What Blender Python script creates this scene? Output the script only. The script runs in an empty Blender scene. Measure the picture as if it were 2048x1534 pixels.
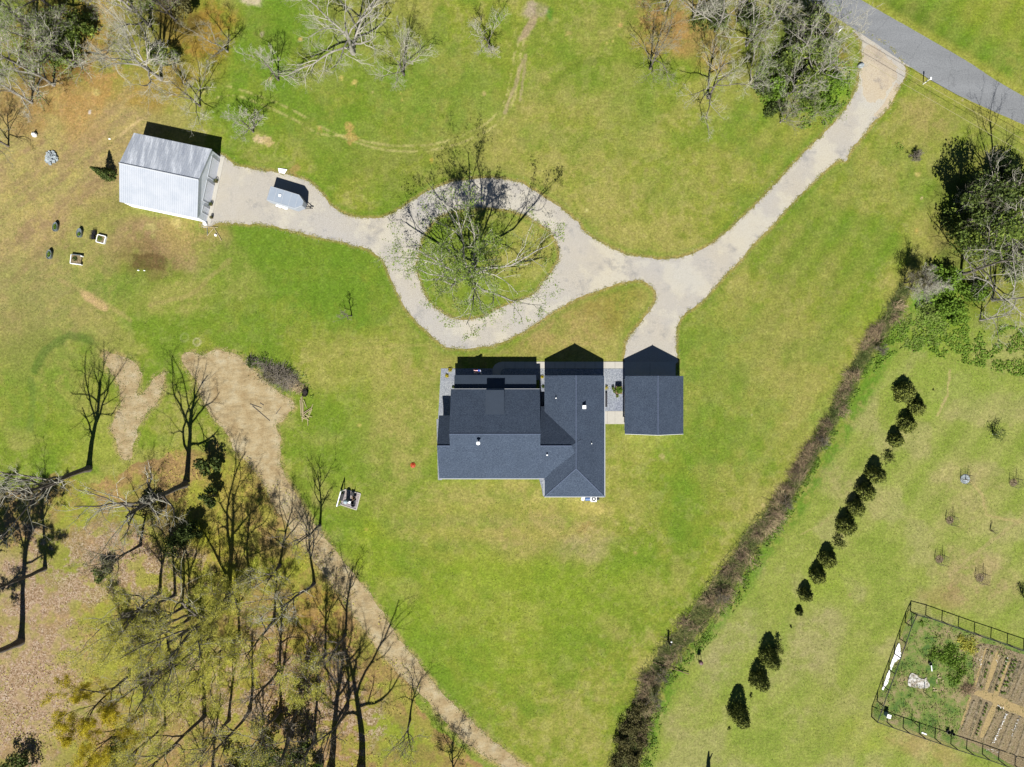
import bpy, math, random
import numpy as np
from mathutils import Vector, geometry, noise as mnoise

# ------------------------------------------------------------------ camera, sky, sun
scene = bpy.context.scene
H = 100.0                     # camera height in metres
F = 1366.0                    # focal length in photo pixels
CX, CY = 1024.0, 767.0
cam_d = bpy.data.cameras.new('camera'); cam = bpy.data.objects.new('camera', cam_d)
scene.collection.objects.link(cam); scene.camera = cam
cam.location = (0, 0, H); cam.rotation_euler = (0, 0, 0)
cam_d.sensor_width = 36.0; cam_d.lens = 36.0 * F / 2048.0
cam_d.clip_start = 0.5; cam_d.clip_end = 6000

SUN_EL = math.radians(48.0)
SUN_AZ = math.radians(183.5)          # compass bearing of the sun (0 = +Y, clockwise)
world = bpy.data.worlds.new('World'); scene.world = world; world.use_nodes = True
wn = world.node_tree.nodes; wl = world.node_tree.links
bg = wn['Background']
sky = wn.new('ShaderNodeTexSky'); sky.sky_type = 'NISHITA'; sky.sun_disc = False
sky.sun_elevation = SUN_EL; sky.sun_rotation = SUN_AZ
sky.air_density = 0.5; sky.dust_density = 0.0; sky.ozone_density = 5.0
wl.new(sky.outputs['Color'], bg.inputs['Color']); bg.inputs['Strength'].default_value = 0.05
sun_d = bpy.data.lights.new('sun', 'SUN'); sun = bpy.data.objects.new('sun', sun_d)
scene.collection.objects.link(sun)
sun_d.energy = 5.0; sun_d.angle = math.radians(0.5); sun_d.color = (1.0, 0.98, 0.94)
sdir = Vector((math.sin(SUN_AZ) * math.cos(SUN_EL), math.cos(SUN_AZ) * math.cos(SUN_EL), math.sin(SUN_EL)))
sun.rotation_euler = sdir.to_track_quat('Z', 'Y').to_euler()
sun.location = sdir * 300
scene.view_settings.view_transform = 'Standard'; scene.view_settings.look = 'None'
scene.view_settings.exposure = 0.95; scene.view_settings.gamma = 1.0
scene.cycles.max_bounces = 5; scene.cycles.diffuse_bounces = 2; scene.cycles.transparent_max_bounces = 8

RNG = np.random.default_rng(7)

def P(u, v, z=0.0):
    """World point at height z that stands where photo pixel (u, v) looks."""
    k = (H - z) / F
    return Vector(((u - CX) * k, -(v - CY) * k, z))

def srgb(r, g, b):
    def f(c):
        c = c / 255.0
        return c / 12.92 if c <= 0.04045 else ((c + 0.055) / 1.055) ** 2.4
    return (f(r), f(g), f(b))

EXPO = 0.43
def alb(r, g, b, k=EXPO):
    """Albedo of a sunlit level surface that shows as this sRGB colour."""
    c = srgb(r, g, b)
    return tuple(min(0.9, x * k) for x in c)

# ------------------------------------------------------------------ materials
def new_mat(name):
    m = bpy.data.materials.new(name); m.use_nodes = True
    nt = m.node_tree
    return m, nt, nt.nodes['Principled BSDF']

def noise_node(nt, scale, detail=4, rough=0.6, coord=None, kind='Object', stretch=None):
    tc = nt.nodes.new('ShaderNodeTexCoord')
    src = tc.outputs[kind]
    if stretch:
        mp = nt.nodes.new('ShaderNodeMapping')
        mp.inputs['Scale'].default_value = stretch[:3]
        if len(stretch) > 3: mp.inputs['Rotation'].default_value = (0, 0, stretch[3])
        nt.links.new(src, mp.inputs['Vector']); src = mp.outputs['Vector']
    n = nt.nodes.new('ShaderNodeTexNoise')
    n.inputs['Scale'].default_value = scale; n.inputs['Detail'].default_value = detail
    n.inputs['Roughness'].default_value = rough
    nt.links.new(src, n.inputs['Vector'])
    return n

def ramp(nt, src, stops):
    r = nt.nodes.new('ShaderNodeValToRGB')
    el = r.color_ramp.elements
    while len(el) < len(stops): el.new(0.5)
    for e, (p, c) in zip(el, stops):
        e.position = p; e.color = (c[0], c[1], c[2], 1) if hasattr(c, '__len__') else (c, c, c, 1)
    nt.links.new(src, r.inputs['Fac'])
    return r

def mixc(nt, a, b, fac, mode='MIX'):
    m = nt.nodes.new('ShaderNodeMix'); m.data_type = 'RGBA'; m.blend_type = mode
    for s, val in ((m.inputs[6], a), (m.inputs[7], b), (m.inputs[0], fac)):
        if hasattr(val, 'node') or hasattr(val, 'is_linked'): nt.links.new(val, s)
        elif hasattr(val, '__len__'): s.default_value = (val[0], val[1], val[2], 1)
        else: s.default_value = val
    return m.outputs[2]

def bump(nt, bsdf, src, strength=0.4, dist=0.05):
    b = nt.nodes.new('ShaderNodeBump'); b.inputs['Strength'].default_value = strength
    b.inputs['Distance'].default_value = dist
    nt.links.new(src, b.inputs['Height']); nt.links.new(b.outputs['Normal'], bsdf.inputs['Normal'])

def simple(name, col, rough=0.8, var=0.25, scale=6.0, metal=0.0, bmp=0.0, stretch=None, spec=0.3):
    m, nt, b = new_mat(name)
    n = noise_node(nt, scale, 5, 0.65, stretch=stretch)
    lo = tuple(max(0, c * (1 - var)) for c in col); hi = tuple(min(1, c * (1 + var)) for c in col)
    r = ramp(nt, n.outputs['Fac'], [(0.3, lo), (0.7, hi)])
    nt.links.new(r.outputs['Color'], b.inputs['Base Color'])
    b.inputs['Roughness'].default_value = rough; b.inputs['Metallic'].default_value = metal
    b.inputs['Specular IOR Level'].default_value = spec
    if bmp: bump(nt, b, n.outputs['Fac'], bmp, 0.03)
    return m

def leafmat(name, stops, scale=1.3, trans=0.45):
    m, nt, b = new_mat(name)
    n = noise_node(nt, scale, 6, 0.8)
    r = ramp(nt, n.outputs['Fac'], stops)
    b.inputs['Roughness'].default_value = 0.7; b.inputs['Specular IOR Level'].default_value = 0.2
    nt.links.new(r.outputs['Color'], b.inputs['Base Color'])
    if trans > 0:
        t = nt.nodes.new('ShaderNodeBsdfTranslucent'); nt.links.new(r.outputs['Color'], t.inputs['Color'])
        mx = nt.nodes.new('ShaderNodeMixShader'); mx.inputs[0].default_value = trans
        nt.links.new(b.outputs[0], mx.inputs[1]); nt.links.new(t.outputs[0], mx.inputs[2])
        nt.links.new(mx.outputs[0], nt.nodes['Material Output'].inputs['Surface'])
    return m

# bark, twigs, leaves
M_BARK = simple('bark_dark', (0.11, 0.095, 0.08), 0.95, 0.4, 5.0, stretch=(1, 1, 0.2), spec=0.1)
M_BARKG = simple('bark_grey', (0.24, 0.22, 0.19), 0.95, 0.35, 5.0, stretch=(1, 1, 0.2), spec=0.1)
M_TWIG = simple('twigs_pale', (0.22, 0.205, 0.14), 0.9, 0.3, 0.8, spec=0.1)
M_TWIGD = simple('twigs_brown', (0.19, 0.165, 0.13), 0.9, 0.3, 0.8, spec=0.1)
M_TWIGW = simple('twigs_whitish', (0.36, 0.34, 0.27), 0.9, 0.2, 0.8, spec=0.1)
M_LSPRING = leafmat('leaves_spring', [(0.3, (0.12, 0.18, 0.03)), (0.7, (0.27, 0.34, 0.08))])
M_LYEL = leafmat('leaves_yellow_green', [(0.36, (0.34, 0.34, 0.06)), (0.64, (0.58, 0.54, 0.10))])
M_LGOLD = leafmat('leaves_gold', [(0.3, (0.36, 0.30, 0.02)), (0.7, (0.62, 0.52, 0.04))])
M_LDARK = leafmat('leaves_evergreen', [(0.3, (0.02, 0.036, 0.008)), (0.5, (0.06, 0.085, 0.018)), (0.66, (0.15, 0.19, 0.035))], 0.9, 0.15)
M_LCON = leafmat('leaves_cypress', [(0.40, (0.018, 0.03, 0.006)), (0.57, (0.19, 0.21, 0.038))], 1.5, 0.05)
M_LCEDAR = leafmat('leaves_cedar', [(0.35, (0.01, 0.016, 0.005)), (0.65, (0.04, 0.05, 0.015))], 1.5, 0.0)
M_LISLE = leafmat('leaves_fresh', [(0.36, (0.09, 0.15, 0.02)), (0.64, (0.28, 0.37, 0.06))])
M_LMID = leafmat('leaves_mid_green', [(0.34, (0.025, 0.045, 0.008)), (0.5, (0.09, 0.13, 0.02)), (0.62, (0.24, 0.29, 0.045))], 0.9, 0.15)
M_LBRIGHT = leafmat('leaves_bright', [(0.3, (0.07, 0.14, 0.012)), (0.75, (0.18, 0.27, 0.03))], 0.8, 0.25)
M_EDGE0 = leafmat('weeds_dull', [(0.36, (0.10, 0.13, 0.03)), (0.5, (0.20, 0.20, 0.07)), (0.64, (0.36, 0.31, 0.16))], 0.7, .2)
M_LHEDGE = leafmat('leaves_hedge', [(0.3, (0.03, 0.035, 0.01)), (0.5, (0.10, 0.09, 0.03)), (0.75, (0.17, 0.16, 0.045))], 2.5, 0.1)

# ------------------------------------------------------------------ object helpers
COL = scene.collection
def tag(o, label=None, cat=None, group=None, kind=None):
    if label: o['label'] = label
    if cat: o['category'] = cat
    if group: o['group'] = group
    if kind: o['kind'] = kind
    return o

def worigin(parent):
    v = Vector((0, 0, 0))
    while parent is not None:
        v = v + parent.location; parent = parent.parent
    return v

def thing(name, loc, label, cat, group=None):
    o = bpy.data.objects.new(name, None); COL.objects.link(o)
    o.location = Vector(loc); o.empty_display_size = 0.3
    return tag(o, label, cat, group)

def fast_mesh(name, V, faces_list, mats, parent=None, midx=None, smooth=False, origin=None):
    """V (n,3) in world space; faces_list = list of (m,k) index arrays."""
    org = worigin(parent) if origin is None else Vector(origin)
    V = np.asarray(V, dtype=np.float32) - np.array(org, dtype=np.float32)
    me = bpy.data.meshes.new(name)
    me.vertices.add(len(V)); me.vertices.foreach_set('co', V.ravel())
    loops = np.concatenate([f.ravel() for f in faces_list]).astype(np.int32)
    tot = np.concatenate([np.full(len(f), f.shape[1], np.int32) for f in faces_list])
    start = np.concatenate([[0], np.cumsum(tot)[:-1]]).astype(np.int32)
    me.loops.add(len(loops)); me.loops.foreach_set('vertex_index', loops)
    me.polygons.add(len(tot)); me.polygons.foreach_set('loop_start', start)
    try: me.polygons.foreach_set('loop_total', tot)
    except Exception: pass
    if midx is not None: me.polygons.foreach_set('material_index', np.asarray(midx, np.int32))
    for m in (mats if isinstance(mats, (list, tuple)) else [mats]): me.materials.append(m)
    me.update(calc_edges=True)
    if smooth: me.polygons.foreach_set('use_smooth', np.ones(len(tot), bool))
    o = bpy.data.objects.new(name, me); COL.objects.link(o)
    if parent is not None: o.parent = parent
    elif origin is not None: o.location = org
    return o

class MB:
    def __init__(s): s.v = []; s.f = []; s.m = []
    def add(s, vs, fs, mi=0):
        b = len(s.v); s.v += [tuple(x) for x in vs]
        for f in fs: s.f.append(tuple(i + b for i in f)); s.m.append(mi)
        return s
    def box(s, c, size, rz=0.0, mi=0, rx=0.0, ry=0.0):
        from mathutils import Euler
        R = Euler((rx, ry, rz)).to_matrix(); c = Vector(c)
        hx, hy, hz = [q / 2 for q in size]
        vs = [c + R @ Vector((x, y, z)) for z in (-hz, hz) for x, y in ((-hx, -hy), (hx, -hy), (hx, hy), (-hx, hy))]
        return s.add(vs, [(3, 2, 1, 0), (4, 5, 6, 7), (0, 1, 5, 4), (1, 2, 6, 5), (2, 3, 7, 6), (3, 0, 4, 7)], mi)
    def bar(s, a, b, r, n=6, r2=None, mi=0):
        a = Vector(a); b = Vector(b); d = (b - a)
        if d.length < 1e-6: return s
        d.normalize(); p = d.orthogonal().normalized(); q = d.cross(p); r2 = r if r2 is None else r2
        vs = []
        for c, rr in ((a, r), (b, r2)):
            for i in range(n):
                t = 2 * math.pi * i / n; vs.append(c + (p * math.cos(t) + q * math.sin(t)) * rr)
        fs = [(i, (i + 1) % n, n + (i + 1) % n, n + i) for i in range(n)]
        fs += [tuple(range(n - 1, -1, -1)), tuple(range(n, 2 * n))]
        return s.add(vs, fs, mi)
    def lathe(s, c, prof, n=20, sx=1.0, sy=1.0, rz=0.0, mi=0):
        c = Vector(c); vs = []; fs = []; k = len(prof)
        cr, sr = math.cos(rz), math.sin(rz)
        for r, z in prof:
            for i in range(n):
                t = 2 * math.pi * i / n; x = r * sx * math.cos(t); y = r * sy * math.sin(t)
                vs.append(c + Vector((x * cr - y * sr, x * sr + y * cr, z)))
        for j in range(k - 1):
            for i in range(n):
                fs.append((j * n + i, j * n + (i + 1) % n, (j + 1) * n + (i + 1) % n, (j + 1) * n + i))
        fs.append(tuple(range(n - 1, -1, -1))); fs.append(tuple(range((k - 1) * n, k * n)))
        return s.add(vs, fs, mi)
    def prism(s, pts, z0, z1, mi=0):
        n = len(pts); vs = [(p[0], p[1], z0) for p in pts] + [(p[0], p[1], z1) for p in pts]
        fs = [(i, (i + 1) % n, n + (i + 1) % n, n + i) for i in range(n)]
        fs += [tuple(range(n - 1, -1, -1)), tuple(range(n, 2 * n))]
        return s.add(vs, fs, mi)
    def slab(s, top, th, mi=0):
        """roof plane: polygon 'top' extruded straight down by th"""
        n = len(top); vs = [Vector(p) for p in top] + [Vector(p) - Vector((0, 0, th)) for p in top]
        fs = [tuple(range(n)), tuple(range(2 * n - 1, n - 1, -1))]
        fs += [(i, n + i, n + (i + 1) % n, (i + 1) % n) for i in range(n)]
        return s.add(vs, fs, mi)
    def build(s, name, mats, parent=None, bevel=0.0, smooth=False, origin=None):
        org = worigin(parent) if origin is None else Vector(origin)
        me = bpy.data.meshes.new(name)
        me.from_pydata([tuple(Vector(x) - org) for x in s.v], [], s.f)
        for m in (mats if isinstance(mats, (list, tuple)) else [mats]): me.materials.append(m)
        me.polygons.foreach_set('material_index', s.m)
        if smooth: me.polygons.foreach_set('use_smooth', [True] * len(s.f))
        me.validate(); me.update()
        import bmesh
        bm = bmesh.new(); bm.from_mesh(me); bmesh.ops.recalc_face_normals(bm, faces=bm.faces); bm.to_mesh(me); bm.free()
        o = bpy.data.objects.new(name, me); COL.objects.link(o)
        if parent is not None: o.parent = parent
        elif origin is not None: o.location = org
        if bevel:
            md = o.modifiers.new('bevel', 'BEVEL'); md.width = bevel; md.segments = 1; md.limit_method = 'ANGLE'
        return o

# ------------------------------------------------------------------ numpy value noise on pixel coordinates
def vnoise(U, V, cell, seed, octaves=4, gain=0.5):
    out = np.zeros_like(U); amp = 1.0; tot = 0
    for o in range(octaves):
        g = np.random.default_rng(seed + o * 17).random((256, 256)).astype(np.float32)
        x = (U + 5000) / cell * (2 ** o); y = (V + 5000) / cell * (2 ** o)
        xi = np.floor(x).astype(int); yi = np.floor(y).astype(int)
        fx = x - xi; fy = y - yi; fx = fx * fx * (3 - 2 * fx); fy = fy * fy * (3 - 2 * fy)
        a = g[yi % 256, xi % 256]; b = g[yi % 256, (xi + 1) % 256]
        c = g[(yi + 1) % 256, xi % 256]; d = g[(yi + 1) % 256, (xi + 1) % 256]
        out += amp * ((a * (1 - fx) + b * fx) * (1 - fy) + (c * (1 - fx) + d * fx) * fy)
        tot += amp; amp *= gain
    return out / tot

def catmull(pts, closed=True, step=6.0):
    pts = [np.array(p, float) for p in pts]; n = len(pts); out = []
    rng = range(n) if closed else range(n - 1)
    for i in rng:
        if closed: p0, p1, p2, p3 = pts[i - 1], pts[i], pts[(i + 1) % n], pts[(i + 2) % n]
        else: p0, p1, p2, p3 = pts[max(i - 1, 0)], pts[i], pts[i + 1], pts[min(i + 2, n - 1)]
        k = max(1, int(np.linalg.norm(p2 - p1) / step))
        for j in range(k):
            t = j / k
            out.append(0.5 * ((2 * p1) + (p2 - p0) * t + (2 * p0 - 5 * p1 + 4 * p2 - p3) * t * t + (3 * p1 - p0 - 3 * p2 + p3) * t ** 3))
    if not closed: out.append(pts[-1])
    return np.array(out)

def jitter(poly, amp, seed=0, cell=14.0):
    if amp <= 0: return poly
    n1 = vnoise(poly[:, 0], poly[:, 1], cell, 100 + seed, 3, 0.8) - 0.5
    n2 = vnoise(poly[:, 0], poly[:, 1], cell, 200 + seed, 3, 0.8) - 0.5
    return poly + np.stack([n1, n2], 1) * 2 * amp

def sheet(name, poly, z, mat, holes=(), th=0.0, kind='structure', label=None, cat=None):
    loops = [[P(u, v) for u, v in poly]] + [[P(u, v) for u, v in h] for h in holes]
    tris = geometry.tessellate_polygon([[Vector((p.x, p.y, 0)) for p in l] for l in loops])
    vs = [(p.x, p.y, z) for l in loops for p in l]
    me = bpy.data.meshes.new(name); me.from_pydata(vs, [], [tuple(t) for t in tris])
    me.materials.append(mat); me.update()
    import bmesh
    bm = bmesh.new(); bm.from_mesh(me); bmesh.ops.recalc_face_normals(bm, faces=bm.faces)
    if bm.faces and sum(f.normal.z * f.calc_area() for f in bm.faces) < 0: bmesh.ops.reverse_faces(bm, faces=bm.faces)
    bm.to_mesh(me); bm.free()
    o = bpy.data.objects.new(name, me); COL.objects.link(o)
    return tag(o, label, cat, kind=kind)

def inside(poly, U, V):
    r = np.zeros(U.shape, bool); n = len(poly); j = n - 1
    for i in range(n):
        xi, yi = poly[i]; xj, yj = poly[j]
        c = ((yi > V) != (yj > V))
        with np.errstate(divide='ignore', invalid='ignore'):
            r ^= c & (U < (xj - xi) * (V - yi) / (yj - yi + 1e-12) + xi)
        j = i
    return r

def dist_line(pts, U, V):
    d = np.full(U.shape, 1e9)
    for a, b in zip(pts[:-1], pts[1:]):
        a = np.array(a, float); b = np.array(b, float); ab = b - a; L = (ab ** 2).sum() + 1e-9
        t = np.clip(((U - a[0]) * ab[0] + (V - a[1]) * ab[1]) / L, 0, 1)
        d = np.minimum(d, np.hypot(U - a[0] - t * ab[0], V - a[1] - t * ab[1]))
    return d

# ------------------------------------------------------------------ outlines in photo pixels
DRIVE = [(432,316),(470,330),(505,338),(545,344),(585,352),(612,362),(635,378),(652,398),(668,415),(700,432),(735,437),(770,433),(800,418),(830,398),
 (862,380),(900,366),(950,357),(1000,357),(1042,366),(1080,388),(1115,412),(1150,440),(1175,468),(1210,490),(1250,508),(1300,517),(1340,518),
 (1375,510),(1408,497),(1440,475),(1490,430),(1540,380),(1590,325),(1650,265),(1690,220),(1712,180),(1720,140),(1724,110),(1722,85),(1712,66),(1735,66),
 (1775,90),(1795,112),(1808,130),(1812,150),(1800,170),(1785,195),(1775,215),(1750,240),(1720,278),(1702,296),(1692,322),(1682,318),(1660,332),
 (1620,370),(1580,410),(1545,450),(1510,485),(1480,520),(1450,550),(1420,585),(1395,610),(1370,627),(1355,650),(1352,690),(1351,727),(1300,728),(1252,727),
 (1252,700),(1256,680),(1270,660),(1290,635),(1308,610),(1313,590),(1305,572),(1285,562),(1260,561),(1225,570),(1190,583),(1150,598),(1110,622),
 (1070,648),(1030,672),(1000,686),(960,695),(920,697),(890,693),(865,672),(840,650),(815,622),(795,585),(778,550),(765,520),(745,503),(720,492),
 (697,491),(690,484),(640,475),(580,460),(530,450),(480,447),(440,446),(404,447)]
ISLAND = [(859,454),(843,480),(836,505),(831,530),(838,560),(856,599),(881,624),(907,637),(932,640),(970,632),(996,617),(1040,600),(1065,590),(1084,568),
 (1104,543),(1115,525),(1119,505),(1112,480),(1098,460),(1076,444),(1050,430),(1010,419),(970,415),(932,417),(897,424),(875,436)]
ROAD_A = [(1480,-95),(1616,0),(1720,66),(1812,128),(1900,182),(2048,250),(2300,362)]
ROAD_B = [(1590,-78),(1722,0),(1830,62),(1930,120),(2048,193),(2320,330)]
DIRT = [(465,706),(485,718),(500,735),(520,745),(535,765),(560,785),(585,800),(592,815),(575,830),(565,842),(550,850),(562,880),(562,920),(570,950),
 (590,985),(610,1020),(640,1060),(670,1100),(700,1140),(735,1180),(765,1225),(800,1280),(840,1330),(880,1380),(930,1430),(985,1480),(1050,1534),(1085,1565),
 (1035,1565),(1000,1530),(950,1500),(895,1450),(855,1400),(800,1350),(765,1310),(725,1255),(690,1205),(650,1150),(610,1100),(575,1050),(545,1005),
 (525,960),(500,930),(470,900),(450,860),(430,840),(405,800),(390,760),(372,735),(365,712),(385,705),(405,712),(430,700)]
SAND2 = [(210,706),(240,712),(268,722),(282,745),(275,790),(300,770),(330,745),(322,790),(300,820),(275,860),(262,915),(240,915),(232,880),(222,858),(238,810),(236,765),(215,740)]
DITCH_C = [(1812,575),(1795,600),(1762,662),(1722,722),(1695,780),(1665,835),(1632,893),(1600,950),(1560,1012),(1518,1062),(1482,1118),(1440,1180),(1400,1235),(1352,1290),(1315,1338),(1292,1400),(1268,1460),(1250,1540),(1240,1600)]
DITCH_W = [24,30,26,24,24,26,26,28,36,42,48,52,52,48,44,48,58,62,66]

def ribbon_outline(c, w):
    c = np.array(c, float); t = np.gradient(c, axis=0); t /= np.linalg.norm(t, axis=1)[:, None]
    nrm = np.stack([-t[:, 1], t[:, 0]], 1); w = np.array(w, float)[:, None] / 2
    return np.concatenate([c + nrm * w, (c - nrm * w)[::-1]])

drive_poly = jitter(catmull(DRIVE, True, 3.0), 3.2, 1, 9.0)
island_poly = jitter(catmull(ISLAND, True, 3.0), 3.0, 2, 9.0)
dirt_poly = jitter(catmull(DIRT), 6.0, 3, 18)
sand_poly = jitter(catmull(SAND2), 7.0, 4, 16)
ditch_poly = jitter(catmull(ribbon_outline(DITCH_C, [w * .8 for w in DITCH_W]), True, 3.0), 11.0, 5, 20)
road_poly = jitter(np.concatenate([catmull(ROAD_A, False), catmull(ROAD_B, False)[::-1]]), 0.8, 6)

# ------------------------------------------------------------------ the ground
def axis(lo, hi, n):
    fine = np.linspace(lo, hi, n)
    out = np.array([8, 20, 50, 120, 300, 800, 2200], float)
    return np.concatenate([lo - out[::-1], fine, hi + out])
xs = axis(-80, 80, 860); ys = axis(-61, 61, 656)
GX, GY = np.meshgrid(xs, ys)
U0 = GX * F / H + CX; V0 = -GY * F / H + CY
Uc = np.clip(U0, -400, 2450); Vc = np.clip(V0, -400, 1950)
d1 = (vnoise(Uc, Vc, 70, 11, 4) - 0.5) * 70; d2 = (vnoise(Uc, Vc, 70, 31, 4) - 0.5) * 70
U = Uc + d1; V = Vc + d2                                    # wobbled coordinates for ragged patches
n_big = vnoise(Uc, Vc, 220, 41, 5); n_mid = vnoise(Uc, Vc, 60, 51, 5); n_sm = vnoise(Uc, Vc, 12, 61, 4, 0.7)

def C(r, g, b): return np.array(srgb(r, g, b)) * EXPO
col = np.empty(GX.shape + (3,)); col[:] = C(150, 160, 60)
msk = np.zeros(GX.shape + (3,))                             # r = leaf litter, g = dry speckle, b = dark weeds

def lay(w, c):
    w = np.clip(w, 0, 1)[..., None]
    col[:] = col * (1 - w) + np.array(c) * w
def sstep(x, a, b):
    t = np.clip((x - a) / (b - a), 0, 1); return t * t * (3 - 2 * t)
n_br = vnoise(Uc, Vc, 34, 301, 5, 0.72)
n_br2 = vnoise(Uc + 900, Vc, 16, 311, 4, 0.75)
def ell(u, v, ru, rv, ang=0.0, soft=0.6, wob=1.0):
    a = math.radians(ang); uu = (U if wob else Uc) - u; vv = (V if wob else Vc) - v
    x = (uu * math.cos(a) + vv * math.sin(a)) / ru; y = (-uu * math.sin(a) + vv * math.cos(a)) / rv
    w = 1 - sstep(np.hypot(x, y), 1 - soft, 1 + soft * 0.6)
    return w if not wob else np.clip(w * (0.45 + 0.8 * sstep(n_br * .6 + n_br2 * .4, .40, .60)), 0, 1)

VIV = C(112, 147, 42); VIV2 = C(148, 171, 48); DRY = C(180, 170, 96); TAN = C(186, 164, 108); OLV = C(140, 146, 66)
ORG = C(192, 156, 92); BRN = C(164, 138, 96); PNK = C(194, 164, 132); SAND = C(200, 186, 148); YEL = C(176, 174, 76); DKG = C(92, 116, 34)
lay(sstep(n_big + (n_br - .5) * .35, 0.48, 0.62) * 0.45, VIV); lay(sstep(n_big - (n_br2 - .5) * .35, 0.52, 0.38) * 0.42, DRY); lay(sstep(n_br2, .54, .64) * .28, C(182, 176, 110)); lay(sstep(n_br2, .46, .36) * .25, C(112, 136, 44))
lay(sstep(n_mid, 0.52, 0.72) * 0.45, DRY); lay(sstep(n_mid, 0.48, 0.3) * 0.45, VIV)
# lawn patches seen in the photograph
for (u, v, ru, rv, a, c, s) in [
 (690,170,300,140,5,VIV,.55),(560,30,80,50,0,VIV,.6),(520,130,80,160,20,VIV,.45),(620,260,170,60,20,VIV,.5),(880,160,160,110,0,VIV,.25),
 (860,330,200,70,0,OLV,.4),(1150,320,230,180,0,DRY,.38),(1330,420,220,80,-30,DRY,.25),(1150,60,140,60,0,DRY,.15),(1540,270,120,70,30,VIV,.55),(1250,230,50,110,0,VIV,.3),
 (640,560,170,120,20,VIV,.62),(500,600,120,120,0,VIV,.45),(690,590,60,70,0,VIV,.6),(470,500,90,60,0,VIV,.5),(480,560,60,50,30,DRY,.4),
 (720,780,110,90,0,VIV2,.2),(800,790,50,170,0,DRY,.55),(760,900,60,90,0,DRY,.45),(700,830,70,60,0,VIV,.35),(680,900,80,60,0,VIV,.4),
 (960,1040,190,75,0,DRY,.6),(1100,1060,130,45,0,TAN,.45),(1180,1080,60,30,0,C(190,172,128),.45),(960,985,120,22,0,DRY,.6),(1140,1000,90,16,0,C(206,190,110),.6),
 (1000,720,180,30,-4,C(172,156,88),.5),(1130,660,110,50,-25,C(180,158,98),.7),(1220,610,80,36,-20,C(150,140,60),.6),
 (960,1250,220,140,0,VIV2,.45),(740,1110,60,70,0,C(158,176,44),.5),(880,1330,90,120,40,VIV,.4),(1020,1150,120,50,0,VIV2,.5),(1220,1180,120,70,0,VIV2,.35),
 (1350,1030,90,70,0,VIV,.3),(1450,800,160,220,25,VIV,.42),(1600,600,120,160,25,OLV,.4),(1400,700,60,60,0,VIV,.35),(1400,900,60,90,0,VIV,.35),(1560,700,70,100,30,DRY,.25),
 (1880,330,80,110,30,VIV,.3),(1850,250,60,45,30,C(170,158,92),.75),(1760,420,90,80,0,VIV,.3),(1650,420,60,120,30,VIV,.35),
 (1930,60,180,70,30,VIV,.75),(2000,30,100,50,30,C(158,168,50),.5),(1830,40,120,14,32,DKG,.45)]:
    lay(ell(u, v, ru, rv, a) * s, c)
# mown field east of the ditch
east = inside([(1830,560),(1770,680),(1700,800),(1620,940),(1540,1070),(1450,1200),(1340,1350),(1300,1500),(1260,1700),(2500,1700),(2500,640),(2000,640)], Uc, Vc)
from_e = sstep(dist_line(DITCH_C, Uc, Vc), 10, 60) * east
lay(from_e * 0.75, C(152, 168, 74)); lay(from_e * sstep(n_mid, 0.5, 0.68) * 0.5, C(176, 170, 112)); lay(from_e * sstep(n_mid, 0.46, 0.3) * 0.55, C(138, 158, 60))
msk[..., 1] = np.maximum(msk[..., 1], from_e * 0.8)
for (u, v, ru, rv, a, c, s) in [(1700,980,60,40,30,C(186,168,120),.5),(1930,1000,70,90,0,C(184,170,112),.45),(1950,1160,90,50,20,C(186,160,118),.6),(1900,1190,60,30,0,C(170,140,96),.45),
 (1900,760,170,60,0,C(146,168,66),.6),(1700,1400,100,130,20,C(150,160,70),.5),(1760,1480,70,60,0,C(166,176,70),.6),(1860,1500,110,30,20,C(182,156,100),.6),(1620,1290,60,90,30,C(178,168,116),.55),
 (1690,800,40,130,35,C(120,160,44),.6),(1850,650,180,50,5,C(126,160,36),.75),(1460,1290,40,110,35,C(178,168,120),.5),(1380,1420,30,80,25,C(176,166,110),.4),(1640,1180,40,60,30,C(150,172,56),.5)]:
    lay(ell(u, v, ru, rv, a) * s * np.where(Uc > 1300, 1, 0), c)
e1 = dist_line([(u + 34, v + 10) for u, v in DITCH_C], Uc, Vc)
lay((1 - sstep(e1, 4, 26)) * sstep(n_sm, 0.35, 0.6) * 0.8, C(96, 140, 36))
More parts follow.
